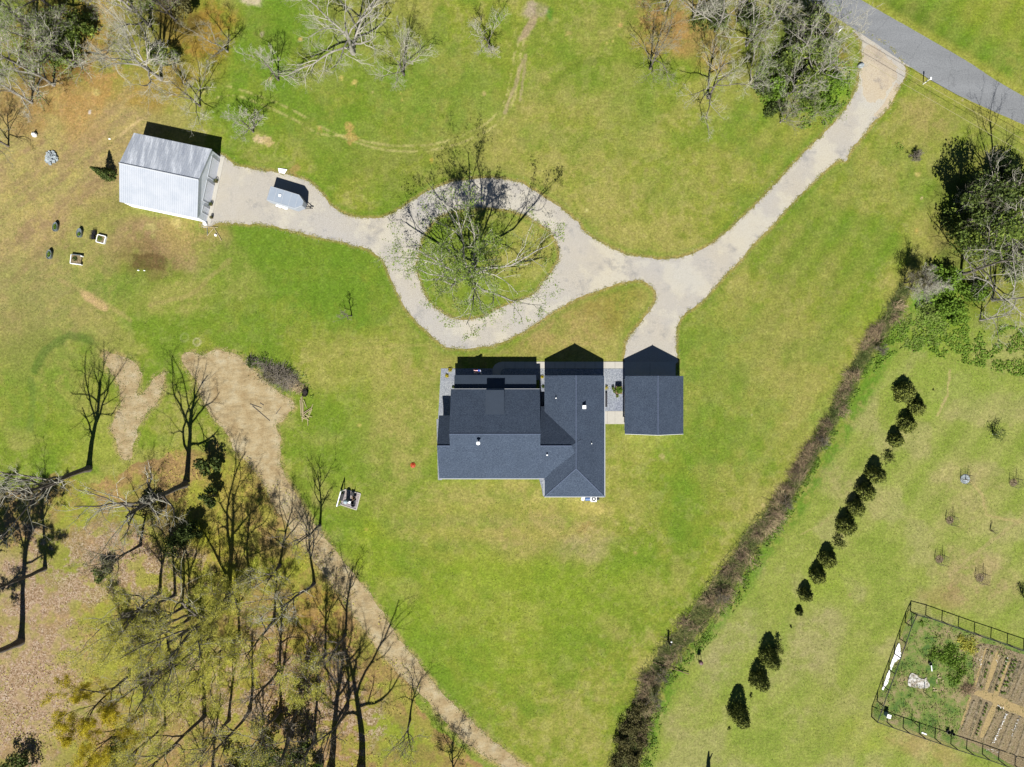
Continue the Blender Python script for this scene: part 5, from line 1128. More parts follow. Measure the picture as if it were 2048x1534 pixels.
# ------------------------------------------------------------------ south-west wood
W = [
 ((178,937), 19, 5.5, 'tall bare tree at the north edge of the wood with a long crooked trunk', .45, M_TWIGW, None, 0, (-.02, 0)),
 ((372,968), 20, 6.5, 'tall bare tree above the sandy bank with a many-forked shadow', .38, M_TWIGW, None, 0, (0, 0)),
 ((281,1090), 13, 4.2, 'bare tree with a twiggy green trunk in the leaf litter', .5, M_TWIG, M_LHEDGE, 900, (0, 0)),
 ((90,1137), 18, 4.6, 'straight tall tree nearest the left edge in the leaf litter', .55, M_TWIGW, None, 0, (0, 0)),
 ((42,1283), 22, 5.5, 'very tall straight tree at the lower left of the litter', .6, M_TWIG, M_LDARK, 15000, (0, .03)),
 ((455,1208), 21, 8, 'huge tree with the thickest trunk in the middle of the wood', .3, M_TWIG, M_LYEL, 2500, (0, 0)),
 ((409,1432), 17, 5.5, 'tall tree with a bent dark trunk near the lower middle of the wood', .45, M_TWIG, M_LYEL, 3500, (0, 0)),
 ((458,1440), 15, 4, 'slender tree right of the bent dark trunk', .5, M_TWIG, M_LYEL, 1500, (0, 0)),
 ((628,1167), 14, 4.4, 'bare tree beside the dirt track with a feathery grey crown', .45, M_TWIGW, None, 0, (-.03, 0)),
 ((722,1538), 25, 7.5, 'tallest tree at the lower edge, its shadow crossing the track', .45, M_TWIG, None, 0, (.06, .04)),
 ((661,1540), 24, 6, 'tall straight tree at the lower edge left of the tallest one', .45, M_TWIG, M_LYEL, 2500, (0, .02)),
 ((630,1480), 17, 5, 'tall tree with a pale grey trunk foot above the lower edge', .4, M_TWIGW, M_LYEL, 3500, (0, 0)),
 ((320,1185), 16, 5.5, 'pale yellow-green tree in the open litter', .35, M_TWIGW, M_LYEL, 7000, (0, 0)),
 ((498,1165), 14, 5, 'pale tree in young leaf right of the thickest trunk', .35, M_TWIG, M_LYEL, 5500, (0, 0)),
 ((478,1275), 14, 5.5, 'wide tree in yellow young leaf below the thickest trunk', .3, M_TWIG, M_LYEL, 7500, (0, 0)),
 ((650,1310), 13, 4.6, 'leafy grey-green tree just left of the dirt track', .35, M_TWIGW, M_LYEL, 5000, (0, 0)),
 ((548,1240), 13, 4.8, 'tree with thin white limbs in the right half of the wood', .35, M_TWIGW, M_LYEL, 4500, (0, 0)),
 ((378,1238), 14, 5, 'yellowish tree in the centre of the wood', .35, M_TWIGW, M_LYEL, 6000, (0, 0)),
 ((415,1330), 13, 5, 'yellowish tree left of the bent dark trunk', .35, M_TWIG, M_LYEL, 6000, (0, 0)),
 ((258,1352), 13, 4.6, 'golden leaved tree at the lower left of the wood', .25, M_TWIGD, M_LGOLD, 17000, (0, 0)),
 ((286,1420), 12, 4.0, 'golden leaved tree nearest the lower left edge', .25, M_TWIGD, M_LGOLD, 12000, (0, 0)),
 ((330,1450), 12, 4.4, 'thin green tree between the golden ones and the lower edge', .35, M_TWIGW, M_LYEL, 3500, (0, 0)),
 ((560,1420), 14, 4.6, 'tree with white forked twigs over the darkest shade', .35, M_TWIGW, M_LYEL, 2500, (0, 0)),
 ((640,1050), 11, 3.2, 'small bare tree on the right bank of the track above the patio corner', .4, M_TWIGD, None, 0, (0, 0)),
 ((520,1500), 12, 5, 'grey tree at the lower edge below the darkest shade', .3, M_TWIGW, None, 0, (0, 0)),
 ((820,1440), 9, 2.6, 'thin crooked bare tree beside the lower dirt track', .4, M_TWIGD, None, 0, (0, 0)),
 ((905,1560), 9, 3.6, 'bushy bare tree below the lower edge casting shade on the track', .3, M_TWIGD, M_LHEDGE, 1800, (0, 0)),
 ((400,1545), 12, 4.4, 'grey tree at the lower edge under the bent trunk', .3, M_TWIGW, None, 0, (0, 0)),
 ((340,1330), 12, 4.0, 'bare tree with one long white limb left of the centre', .4, M_TWIGW, None, 0, (0, 0)),
 ((695,1415), 14, 3.2, 'slim tree between the dirt track and the pale grey trunk', .5, M_TWIGD, None, 0, (0, 0)),
 ((500,1420), 15, 2.8, 'slender bare trunk left of the darkest shade', .5, M_TWIGD, None, 0, (0, 0)),
 ((585,1460), 17, 3.0, 'slender bare tree within the darkest shade', .5, M_TWIGD, None, 0, (0, 0)),
 ((560,1340), 14, 2.6, 'thin bare tree above the darkest shade', .45, M_TWIGD, None, 0, (0, 0)),
 ((610,1395), 15, 2.8, 'thin bare tree left of the pale grey trunk foot', .5, M_TWIGD, None, 0, (0, 0)),
 ((350,1190), 14, 2.8, 'thin forked tree left of the thickest trunk', .35, M_TWIGD, None, 0, (0, 0)),
 ((365,1215), 13, 2.6, 'thin tree touching the forked one left of the thickest trunk', .35, M_TWIGD, None, 0, (0, 0)),
 ((400,1290), 15, 2.6, 'thin straight tree above the bent dark trunk', .5, M_TWIGD, None, 0, (0, 0)),
 ((425,1540), 14, 3.2, 'thin dark tree at the lower edge below the bent trunk', .4, M_TWIGD, None, 0, (0, 0)),
 ((690,1270), 13, 3.0, 'thin forked tree whose shadow lies on the middle of the track', .4, M_TWIGD, None, 0, (0, 0)),
 ((560,1130), 12, 3.8, 'bare tree between the thickest trunk and the track', .4, M_TWIGW, M_LYEL, 1500, (0, 0)),
]
for k, (bs, h, r, lb, cl, tw, lf, nl, ln) in enumerate(W):
    tree(bs, h, r * .9, lb, 'wood', 200 + k, cl * .8, 8, tw, M_BARK, lf, nl * 2 if lf is not M_LDARK else nl, .065 if lf is not M_LDARK else .13, .8 if h < 16 else .85, ln, 'tall_tree' if h > 16 else 'woodland_tree', 1.6 if h > 18 else 1.1, .14, .75 if lf is None else .55)
for k, (bs, h, r, lb, lf, n) in enumerate([((425,925), 5, 1.7, 'dark evergreen right of the many-forked tree', M_LDARK, 1700), ((432,990), 4.5, 1.5, 'grey-green evergreen beside the sandy bank', M_LDARK, 1300), ((395,1062), 4.5, 1.7, 'dark evergreen left of the thickest trunk', M_LDARK, 3000),
 ((360,1085), 4, 1.8, 'green bush in the middle of the upper wood', M_LDARK, 1800), ((540,1490), 7, 3, 'evergreen left in the darkest shade', M_LDARK, 2600), ((600,1500), 8, 3.2, 'evergreen right in the darkest shade', M_LDARK, 3000), ((470,1545), 5, 3.2, 'evergreen bush at the lower edge left of the shade', M_LDARK, 2200),
 ((310,1010), 3, 2.0, 'low evergreen under the bare branches at the north edge of the wood', M_LHEDGE, 1800), ((633,1530), 3, 1.4, 'bright green bush at the lower edge left of the two tallest trees', M_LBRIGHT, 900), ((240,1520), 4, 3, 'dark bush at the lower edge below the golden tree', M_LDARK, 1600), ((50,1530), 4, 2.6, 'dark bush in the lower left corner', M_LDARK, 1400), ((600,1395), 4, 1.6, 'small bush in the brown shade left of the pale grey trunk', M_LHEDGE, 900),
 ((215,1140), 3, 1.6, 'green climber bush left of the twiggy green trunk', M_LDARK, 1000)]):
    bushy(bs, h, r, lb, 'wood', 100 + k, lf, n, 8, .17, 'evergreen_tree' if h > 4.5 else 'bush', 'tree' if h > 4.5 else 'bush')
bushy((-60,1215), 24, 6.5, 'tall leafy evergreen just outside the left edge of the wood', 'wood', 130, M_LDARK, 5500, 12, .22, zlo=.55)

# leafless whips in the sandy bank: the shadows of crowns fall there
# ------------------------------------------------------------------ small cedar by the barn
def conifer(base, h, r, label, seed, sparse=False, group='dark cypresses in the diagonal row', lean=(0, 0), leaf=None, top=0.9, name='cypress_tree'):
    rng = np.random.default_rng(7000 + seed); b = P(*base); t = thing(name, b, label, 'tree', group)
    n = int((700 if sparse else 2600) * (r / 1.3) ** 1.2 * (h / 3) ** .5) + 150
    z = h * rng.random(n) ** 1.35 * .97 + .05; prof = r * np.clip(1 - (z / h), 0, 1) ** top * (0.80 + .2 * np.minimum(1, z / (.12 * h)))
    a = rng.random(n) * 6.283; bumpy = 1 + .14 * np.sin(a * 5 + seed) + .10 * np.sin(a * 9 + z * 5 + seed) + .1 * rng.normal(size=n)
    rad = prof * bumpy * (0.35 + .65 * rng.random(n) ** .35)
    if sparse: rad *= .6 + .6 * (np.sin(a * 6 + z * 7) > 0)
    c = np.stack([b.x + rad * np.cos(a) + lean[0] * z, b.y + rad * np.sin(a) + lean[1] * z, z], 1)
    V, Q = leaf_quads(c, .12 if not sparse else .1, rng)
    MB().bar((b.x, b.y, 0), (b.x + lean[0] * h * .9, b.y + lean[1] * h * .9, h * .9), .07, 6, .02).build('trunk', M_BARK, t)
    fast_mesh('crown', V, [Q], leaf or M_LCON, t)
conifer((222,352), 4.2, 1.0, 'small green cedar leaning west in front of the barn', 50, group=None, lean=(-.12, 0), leaf=M_LDARK, name='cedar_tree')
for k, (u, v, r, h, sp, lb) in enumerate([
 (1813,781,1.75,3.2,0,'topmost and widest cypress of the diagonal row'), (1837,811,1.35,3.1,0,'cypress just right of and below the topmost one'), (1818,845,1.4,3.2,0,'third cypress from the top of the row'), (1795,877,1.2,3.0,0,'fourth cypress from the top, just above the sparse young one'),
 (1779,912,.95,1.8,1,'sparse young cypress between the fourth and the pointed one'), (1756,947,1.45,4.0,0,'sharply pointed cypress in the upper half of the row'), (1735,982,1.5,3.5,0,'cypress touching the pointed one from below'), (1715,1014,1.4,3.3,0,'second cypress below the pointed one'),
 (1697,1050,1.55,3.7,0,'cypress with the sparse spiky one at its lower left'), (1680,1084,1.0,2.2,1,'sparse spiky young cypress in the middle of the row'), (1659,1117,1.4,3.4,0,'cypress just below the sparse spiky one'), (1639,1150,1.25,3.2,0,'second full cypress below the sparse spiky one'),
 (1614,1188,1.1,3.0,0,'narrow cypress near the lower third of the row'), (1600,1221,.6,1.4,0,'tiny dark cypress at the end of the upper run'), (1544,1318,1.55,4.4,0,'upper of the two touching cypresses of the lower group'), (1523,1362,1.5,3.8,0,'lower of the two touching cypresses of the lower group'),
 (1559,1296,.75,2.8,1,'thin spiky cypress at the upper right of the touching pair'), (1483,1432,1.6,5.0,0,'lowest cypress standing alone, the tallest of the row')]):
    hh = h * (.85 if k >= 14 else .72); kk = .45 * hh / (H - hh)
    conifer((u - (u - CX) * kk, v - (v - CY) * kk + 4), hh, r * .92, lb, k, bool(sp), top=.42)
# tiny stubs of young plants on the mown field
for k, (u, v, lb) in enumerate([(1582,1252,'tiny dark seedling between the upper run and the pair'),(1503,1391,'tiny dark seedling just below the touching pair'),(1457,1458,'tiny dark seedling left of the lowest cypress'),(1866,780,'tiny dark weed on the field right of the topmost cypress')]):
    bushy((u, v), .7, .3, lb, None, 300 + k, M_LCON, 160, 3, .07, 'seedling', 'plant', False)

# ------------------------------------------------------------------ caged saplings on the east field
for k, (u, v, r, lb, kind) in enumerate([(1930,958,.72,'caged sapling standing in a round pale mulch disc',0), (2027,965,.7,'caged sapling at the right edge with a half ring of wire',1), (1900,1040,.7,'caged sapling with leaning stakes, middle left of the field',2), (1879,1118,.75,'caged sapling with leaning stakes nearest the garden fence row',2),
 (1960,1155,.8,'caged sapling with three stakes above the garden fence',2)]):
    q = P(u, v); t = thing('caged_sapling', q, lb, 'sapling', 'caged saplings on the east field')
    if kind == 0: MB().lathe((q.x, q.y, 0), [(r, 0), (r * .95, .07), (.02, .09)], 20).build('mulch', M_RUB, t)
    else: MB().lathe((q.x, q.y, 0), [(r * .8, 0), (r * .7, .04), (.02, .05)], 14).build('mulch', M_SOIL, t)
    mb = MB(); nn = 16
    for z in (.15, .45, .75, 1.05):
        for i in range(nn):
            a0, a1 = 6.283 * i / nn, 6.283 * (i + 1) / nn; mb.bar((q.x + r * math.cos(a0), q.y + r * math.sin(a0), z), (q.x + r * math.cos(a1), q.y + r * math.sin(a1), z), .012, 3)
    for i in range(nn): a0 = 6.283 * i / nn; mb.bar((q.x + r * math.cos(a0), q.y + r * math.sin(a0), 0), (q.x + r * math.cos(a0), q.y + r * math.sin(a0), 1.1), .01, 3)
    mb.build('wire_cage', M_DARK, t)
    for i in range(2 if kind < 2 else 3): a0 = 1.0 + i * 2.0; MB().bar((q.x + r * math.cos(a0), q.y + r * math.sin(a0), 0), (q.x + r * math.cos(a0) + (.1 * i if kind == 2 else 0), q.y + r * math.sin(a0), 1.6), .035, 5).build('stake', M_WOODD, t)
    rng = np.random.default_rng(60 + k); l, rr_ = polylines(np.array([[q.x, q.y, 0.]] * 6), np.array([[math.cos(i), math.sin(i), 2.6] for i in range(6)]), np.full(6, 1.3), np.full(6, .022), 5, .15, .1, rng); V, Q = tubes(l, rr_, 4); fast_mesh('stem', V, [Q], M_BARK, t)
for k, (u, v, lb, lf) in enumerate([(1985,868,'young tree with a white trunk guard on the upper east field',1), (1980,1060,'thin young tree with yellow grass round its foot',0), (2044,1190,'leafy young tree at the right edge above the garden',1)]):
    q = P(u, v); t = thing('young_tree', q, lb, 'sapling', 'young trees on the east field')
    rng = np.random.default_rng(80 + k); l, rr_ = polylines(np.array([[q.x, q.y, 0.]] * 9), np.array([[.8 * math.cos(i * .9), .8 * math.sin(i * .9), 2.2] for i in range(9)]), np.full(9, 2.0 if k != 1 else 1.5), np.full(9, .025), 6, .2, .1, rng); V, Q = tubes(l, rr_, 4); fast_mesh('stem', V, [Q], M_BARK, t)
    if lf: c = l[:, 2:].reshape(-1, 3); c = c[rng.integers(0, len(c), 420)] + rng.normal(size=(420, 3)) * .18; V, Q = leaf_quads(c, .09, rng); fast_mesh('foliage', V, [Q], M_LDARK, t)
    MB().lathe((q.x, q.y, 0), [(.06, 0), (.06, .7), (.02, .71)], 8).build('trunk_guard' if k == 0 else 'stake', M_WHITE if k == 0 else M_WOODD, t)

# ------------------------------------------------------------------ overgrown ditch
M_STALK = leafmat('dry_stalks', [(0.36, (0.09, 0.065, 0.045)), (0.46, (0.21, 0.15, 0.095)), (0.55, (0.37, 0.28, 0.16)), (0.66, (0.52, 0.42, 0.24))], 0.55, 0.0)
M_DGRASS = leafmat('ditch_grass', [(0.34, (0.06, 0.09, 0.02)), (0.5, (0.13, 0.17, 0.045)), (0.66, (0.26, 0.26, 0.09))], 0.8, 0.2)
m, nt, b = new_mat('ditch_soil'); n = noise_node(nt, 1.2, 8, .8); r = ramp(nt, n.outputs['Fac'], [(.36, C(76, 74, 42)), (.5, C(126, 126, 62)), (.62, C(166, 154, 94))]); nt.links.new(r.outputs['Color'], b.inputs['Base Color']); b.inputs['Roughness'].default_value = 1
sheet('ditch_bed', ditch_poly, 0.008, m)
dc = catmull(DITCH_C, False, 4); dwid = np.interp(np.linspace(0, 1, len(dc)), np.linspace(0, 1, len(DITCH_W)), DITCH_W)
def ditch_pts(n, rng, spread=0.5, t0=0.0, t1=1.0, off=0.0):
    t = t0 + (t1 - t0) * rng.random(n); i = np.clip((t * (len(dc) - 1)).astype(int), 0, len(dc) - 2); c = dc[i] + (dc[i + 1] - dc[i]) * (t * (len(dc) - 1) - i)[:, None]
    tg = dc[i + 1] - dc[i]; tg /= np.linalg.norm(tg, axis=1)[:, None]; nr = np.stack([-tg[:, 1], tg[:, 0]], 1)
    s = (np.clip(rng.normal(size=n) * .5, -1, 1) * spread + off)[:, None] * dwid[i][:, None]
    uv = c + nr * s; return uv, tg
def to_w(uv, z=0.0):
    k = H / F; return np.stack([(uv[:, 0] - CX) * k, -(uv[:, 1] - CY) * k, np.full(len(uv), z) if np.isscalar(z) else z], 1)
def stalks(name, uv, ang, length, rng, mat, h=0.5, r=.014, label=None, cat=None, kind='stuff', lay_=0.15):
    n = len(uv); p = to_w(uv, 0.02); d = np.stack([np.cos(ang), np.sin(ang), np.full(n, lay_) + rng.random(n) * .8], 1)
    L = length * (.5 + rng.random(n)); pts, rad = polylines(p, d, L, np.full(n, r), 4, .28, -.22, rng, .4); V, Q = tubes(pts, rad, 3); o = fast_mesh(name, V, [Q], mat); return tag(o, label, cat, kind=kind)
rg1 = np.random.default_rng(91)
uv, tg = ditch_pts(12000, rg1, .40, 0.03, .90); clump = vnoise(uv[:, 0], uv[:, 1], 22, 5, 3); keep = clump > .46; uv, tg, clump = uv[keep], tg[keep], clump[keep]
ang = np.arctan2(-tg[:, 1], tg[:, 0]) + (vnoise(uv[:, 0], uv[:, 1], 30, 6, 3) - .5) * 9
stalks('dry_brush', uv, ang, 1.5, rg1, M_STALK, r=.022, label='tangle of dry brown stalks filling the ditch', cat='dry brush')
uv, tg = ditch_pts(16000, rg1, .6, 0.0, 1.0); ang = rg1.random(len(uv)) * 6.28
stalks('ditch_grass', uv, ang, .6, rg1, M_DGRASS, r=.02, label='green and grey grass along the ditch banks', cat='grass', lay_=1.0)
# leafy weeds: along the east bank and below the clump
def weeds(name, uv, size, mat, label, rng, z=.15):
    c = to_w(uv, .04 + z * rng.random(len(uv))); V, Q = leaf_quads(c, size, rng, .55); return tag(fast_mesh(name, V, [Q], mat), label, 'weeds', kind='stuff')
def scatter(poly, n, rng, cell=14, thr=.5, seed=3):
    poly = np.array(poly, float); lo, hi = poly.min(0), poly.max(0); uv = lo + rng.random((n, 2)) * (hi - lo)
    k = inside([tuple(p) for p in poly], uv[:, 0], uv[:, 1]) & (vnoise(uv[:, 0], uv[:, 1], cell, seed, 3) > thr); return uv[k]
uv, tg = ditch_pts(9000, rg1, .25, 0.03, .95, -.68); k = vnoise(uv[:, 0], uv[:, 1], 12, 8, 3) > .50; e_side = uv[k]
weeds('bank_weeds', e_side, .13, M_LBRIGHT, 'bright green weeds along the east bank of the ditch', rg1)
weeds('broad_leaf_weeds', scatter([(1800,640),(1860,610),(1960,640),(2060,660),(2060,760),(1900,720),(1800,700),(1770,720),(1740,760),(1760,690)], 12000, rg1, 16, .47), .16, M_LBRIGHT, 'broad-leaved green weeds below the east clump', rg1)
weeds('pale_weeds', scatter([(1790,640),(1850,620),(1900,650),(1880,690),(1800,700)], 1800, rg1, 12, .45, 9), .16, M_LSPRING, 'pale yellow-green weeds at the head of the ditch', rg1)
weeds('thicket_weeds', scatter([(1520,120),(1660,60),(1700,120),(1700,200),(1660,250),(1600,260),(1540,230),(1500,180)], 9000, rg1, 16, .47, 12), .15, M_LBRIGHT, 'green undergrowth below the thicket by the road', rg1, .5)
weeds('wood_undergrowth', scatter([(330,900),(450,880),(620,1010),(800,1300),(950,1540),(0,1540),(0,1350),(230,1180),(300,1000)], 26000, rg1, 30, .52, 15), .10, M_LYEL, 'low yellow-green undergrowth on the woodland floor', rg1, .4)
# hedge at the south end of the ditch: single shrubs
for k, (u, v, h, r, lb) in enumerate([(1268,1425,1.5,1.4,'uppermost olive-brown shrub of the hedge, west side'),(1288,1412,1.4,1.3,'uppermost olive-brown shrub of the hedge, east side'),(1258,1450,1.9,1.6,'second olive shrub down on the west side of the hedge'),(1284,1448,1.6,1.5,'second olive shrub down on the east side of the hedge'),
   (1250,1480,2.0,1.7,'third olive shrub down on the west side of the hedge'),(1278,1482,1.7,1.6,'third olive shrub down on the east side of the hedge'),(1242,1512,2.1,1.8,'olive shrub on the west side just above the lower edge'),(1270,1514,1.7,1.6,'olive shrub on the east side just above the lower edge'),(1236,1545,2.0,1.7,'olive hedge shrub cut by the lower edge, west side'),(1264,1548,1.7,1.6,'olive hedge shrub cut by the lower edge, east side')]):
    bushy((u, v), h, r, lb, 'olive shrubs of the hedge', 400 + k, M_LHEDGE, 1800, 7, .1, 'hedge_shrub', 'shrub', False, zlo=.2)
for k, (u, v, h, r, lb) in enumerate([(1322,1348,1.0,1.2,'dark green bush by the pipe crossing of the ditch'),(1308,1390,1.1,1.3,'dark grassy bush below the ditch crossing'),(1570,1008,.9,1.0,'low dark bush in the middle stretch of the ditch'),(1440,1190,.9,1.1,'low dark bush in the lower stretch of the ditch'),(1640,882,.8,.9,'low dark bush in the upper stretch of the ditch'),(1758,700,1.0,.9,'dark bush near the upper end of the ditch')]):
    tree((u, v), h * 1.6, r, lb, 'ditch bushes', 420 + k, .05, 12, M_TWIGD, M_BARK, M_LHEDGE, 220, .06, .7, rise=.4, name='ditch_bush')
# pipe lying across the ditch, feeder, post
A, B = P(1306, 1324, .25), P(1378, 1348, .25); tag(MB().bar(A, B, .06, 8).build('drain_pipe', M_WOODD, origin=A), 'thin dark pipe crossing the ditch above the hedge', 'pipe')
q = P(1397, 1318); t = thing('game_feeder', q, 'small dark barrel feeder on pale tripod legs east of the ditch', 'feeder')
MB().lathe((q.x, q.y, .75), [(.1, 0), (.27, .15), (.27, .75), (.29, .77), (.2, .86), (.02, .9)], 16).build('barrel', simple('plum_paint', (.10, .05, .05), .5, .2), t)
for i in range(3): a = .5 + i * 2.094; MB().bar((q.x + .38 * math.cos(a), q.y + .38 * math.sin(a), 0), (q.x + .26 * math.cos(a), q.y + .26 * math.sin(a), 1.2), .03, 5).build('leg', M_WOODL, t)
q = P(1336, 1281); t = thing('marker_post', q, 'dark post with a side arm and white cap on the west bank of the ditch', 'post')
MB().lathe((q.x, q.y, 0), [(.16, 0), (.14, 1.2), (.17, 1.3), (.15, 1.62), (.04, 1.7)], 10).build('post', M_DARK, t); MB().bar((q.x, q.y, 1.3), (q.x + .5, q.y + .1, 1.45), .04, 6).build('arm', M_DARK, t); MB().lathe((q.x + .42, q.y - .08, .1), [(.12, 0), (.12, .3), (.05, .36)], 8).build('cap', M_WHITE, t)
q = P(1415, 1552); t = thing('pronged_shadow_caster', q, 'unseen forked form added below the lower edge to cast a pronged shadow', 'post')  # unseen stand-in below the frame, shaped to throw the pronged shadow into view
MB().bar((q.x - .25, q.y, 0), (q.x - .05, q.y, 2.2), .16, 8, .2).build('leg', M_BARK, t); MB().bar((q.x + .3, q.y, 0), (q.x + .1, q.y, 2.2), .16, 8, .2).build('leg', M_BARK, t)
MB().bar((q.x, q.y, 2.1), (q.x - .05, q.y, 4.0), .3, 8, .1).build('trunk', M_BARK, t); MB().bar((q.x + .1, q.y, 2.6), (q.x + .5, q.y, 3.7), .14, 8, .07).build('limb', M_BARK, t)

# ------------------------------------------------------------------ brush heap, poles
rg2 = np.random.default_rng(14); q = P(556, 752); t = thing('brush_heap', q, 'grey-brown heap of cut branches at the edge of the sandy ground', 'brush heap')
def heap(u, v, ru, rv, n, hgt, L, mat, nm, par, r=.02):
    a = rg2.random(n) * 6.283; s = np.sqrt(rg2.random(n)); uv = np.stack([u + ru * s * np.cos(a) + rv * s * np.sin(a) * -.2, v + rv * s * np.sin(a) + ru * s * np.cos(a) * .35], 1)
    p = to_w(uv, .05 + hgt * (1 - s) * rg2.random(n)); d = rg2.normal(size=(n, 3)); d[:, 2] = np.abs(d[:, 2]) * .35
    pts, rad = polylines(p, d, L * (.4 + rg2.random(n)), np.full(n, r), 4, .2, -.08, rg2, .4); V, Q = tubes(pts, rad, 4); fast_mesh(nm, V, [Q], mat, par)
heap(562, 753, 34, 17, 1100, 1.0, 1.3, M_TWIGD, 'branches', t); heap(520, 727, 26, 6, 320, .4, 1.1, M_TWIGD, 'loose_twigs', t); heap(590, 772, 22, 10, 300, .3, .8, M_STALK, 'debris', t)
V, Q = leaf_quads(to_w(np.stack([556 + rg2.normal(size=700) * 18, 752 + rg2.normal(size=700) * 9], 1), .1 + rg2.random(700) * .7), .12, rg2); fast_mesh('dead_leaves', V, [Q], M_LHEDGE, t)
bushy((505,722), .9, 1.0, 'dark green bush at the west end of the brush heap', None, 500, M_LDARK, 600, 5, .12, 'bush', 'bush', False); bushy((526,722), .7, 1.2, 'bright green weeds along the north side of the brush heap', None, 501, M_LBRIGHT, 700, 6, .1, 'weed_clump', 'plant', False)
weeds('heap_weeds', scatter([(470,705),(520,712),(570,728),(610,745),(630,790),(620,800),(600,760),(560,738),(500,722)], 2600, rg2, 10, .42), .1, M_LBRIGHT, 'green weeds round the brush heap', rg2)
q = P(611, 786); t = thing('burnt_stump', q, 'black splintered stump at the head of the pale poles', 'stump')
mb = MB()
for i in range(14):
    a = i * .9; mb.bar((q.x + .3 * math.cos(a), q.y + .45 * math.sin(a), 0), (q.x + .42 * math.cos(a * 1.1), q.y + .6 * math.sin(a * 1.1), .5 + .35 * ((i * 7) % 5) / 5), .11, 5, .04)
mb.build('wood', simple('charred', (.012, .011, .01), .9, .3), t); MB().lathe((q.x, q.y, 0), [(.4, 0), (.35, .3), (.1, .32)], 10).build('core', simple('charred_core', (.02, .015, .012), .9, .3), t)
rp = random.Random(3)
poles = [((602,794),(603,826)),((600,800),(602,832)),((604,792),(606,836)),((607,800),(613,815)),((606,805),(607,838)),((604,828),(622,816)),((622,818),(626,808)),((604,832),(623,818)),((616,836),(624,818)),((612,838),(621,820)),((606,836),(604,844)),((611,830),(624,834)),((612,838),(606,826)),((615,838),(616,852)),((603,834),(613,839)),((609,834),(618,841)),((605,812),(604,840))]
for i, (a, b_) in enumerate(poles):
    A = P(*a, .08 + .05 * (i % 4)); B = P(*b_, .1 + .04 * (i % 3)); o = MB().bar(A, B, .055, 6, .035).build('peeled_pole', M_WOODL, origin=A); tag(o, 'peeled pale pole in the loose heap on the lawn below the black stump', 'pole', 'peeled poles on the lawn')
# sticks lying on the sandy ground
for i, (a, b_, lb) in enumerate([((500,808),(523,816),'upper long dark stick lying on the sandy ground'),((520,806),(528,811),'short dark stick on the sandy ground'),((552,828),(562,814),'dark stick at the right edge of the sandy ground'),((505,812),(540,842),'long thin stick lying slantwise on the sandy ground')]):
    A = P(*a, .05); B = P(*b_, .06); tag(MB().bar(A, B, .06, 5, .03).build('fallen_stick', M_BARK, origin=A), lb, 'stick', 'sticks on the sandy ground')

# ------------------------------------------------------------------ vegetable garden
def gp(x, y): return (1740 + x / 4.334, 1180 + y / 4.334)          # zoomed-garden pixel -> photo pixel
gcorn = [gp(352,184), gp(1700,640), gp(1640,1660), gp(12,1098)]
m, nt, b = new_mat('garden_ground')
n = noise_node(nt, .45, 7, .7); r = ramp(nt, n.outputs['Fac'], [(.38, C(84, 122, 40)), (.48, C(128, 150, 60)), (.56, C(158, 154, 92)), (.64, C(184, 162, 120))]); n2 = noise_node(nt, 5, 6, .8); r2 = ramp(nt, n2.outputs['Fac'], [(.3, .6), (.7, 1.35)])
nt.links.new(mixc(nt, r.outputs['Color'], r2.outputs['Color'], 1.0, 'MULTIPLY'), b.inputs['Base Color']); b.inputs['Roughness'].default_value = 1.0; bump(nt, b, n2.outputs['Fac'], .6, .1)
sheet('garden_ground', np.array(gcorn), 0.006, m)
bedp = catmull([gp(930,470), gp(1330,560), gp(1500,620), gp(1500,1640), gp(1300,1560), gp(1000,1380), gp(770,1270), gp(780,1180), gp(860,960), gp(900,800)], True, 5)
sheet('garden_soil', jitter(bedp, 1.5, 21), 0.010, M_SOIL)
sheet('garden_path', jitter(catmull([gp(900,880), gp(960,870), gp(1120,920), gp(1240,980), gp(1340,1020), gp(1500,1080), gp(1500,1160), gp(1330,1100), gp(1180,1040), gp(1060,980), gp(960,930), gp(900,905)], True, 3), 3.0, 22, 9), 0.014, M_CLAY)
for k, (a, b_, w) in enumerate([((1100,560),(1010,870),5), ((1210,640),(1090,900),6), ((1085,985),(975,1250),6), ((1010,500),(900,860),2.5), ((870,930),(790,1170),2.5)]):
    A = np.array(gp(*a)); B = np.array(gp(*b_)); d = (B - A) / np.linalg.norm(B - A); nr = np.array([-d[1], d[0]]) * w * .8
    sheet('garden_path', jitter(catmull([A + nr, B + nr, B - nr, A - nr], True, 2), 1.8, 23 + k, 8), 0.0145 + .0005 * k, M_CLAY)
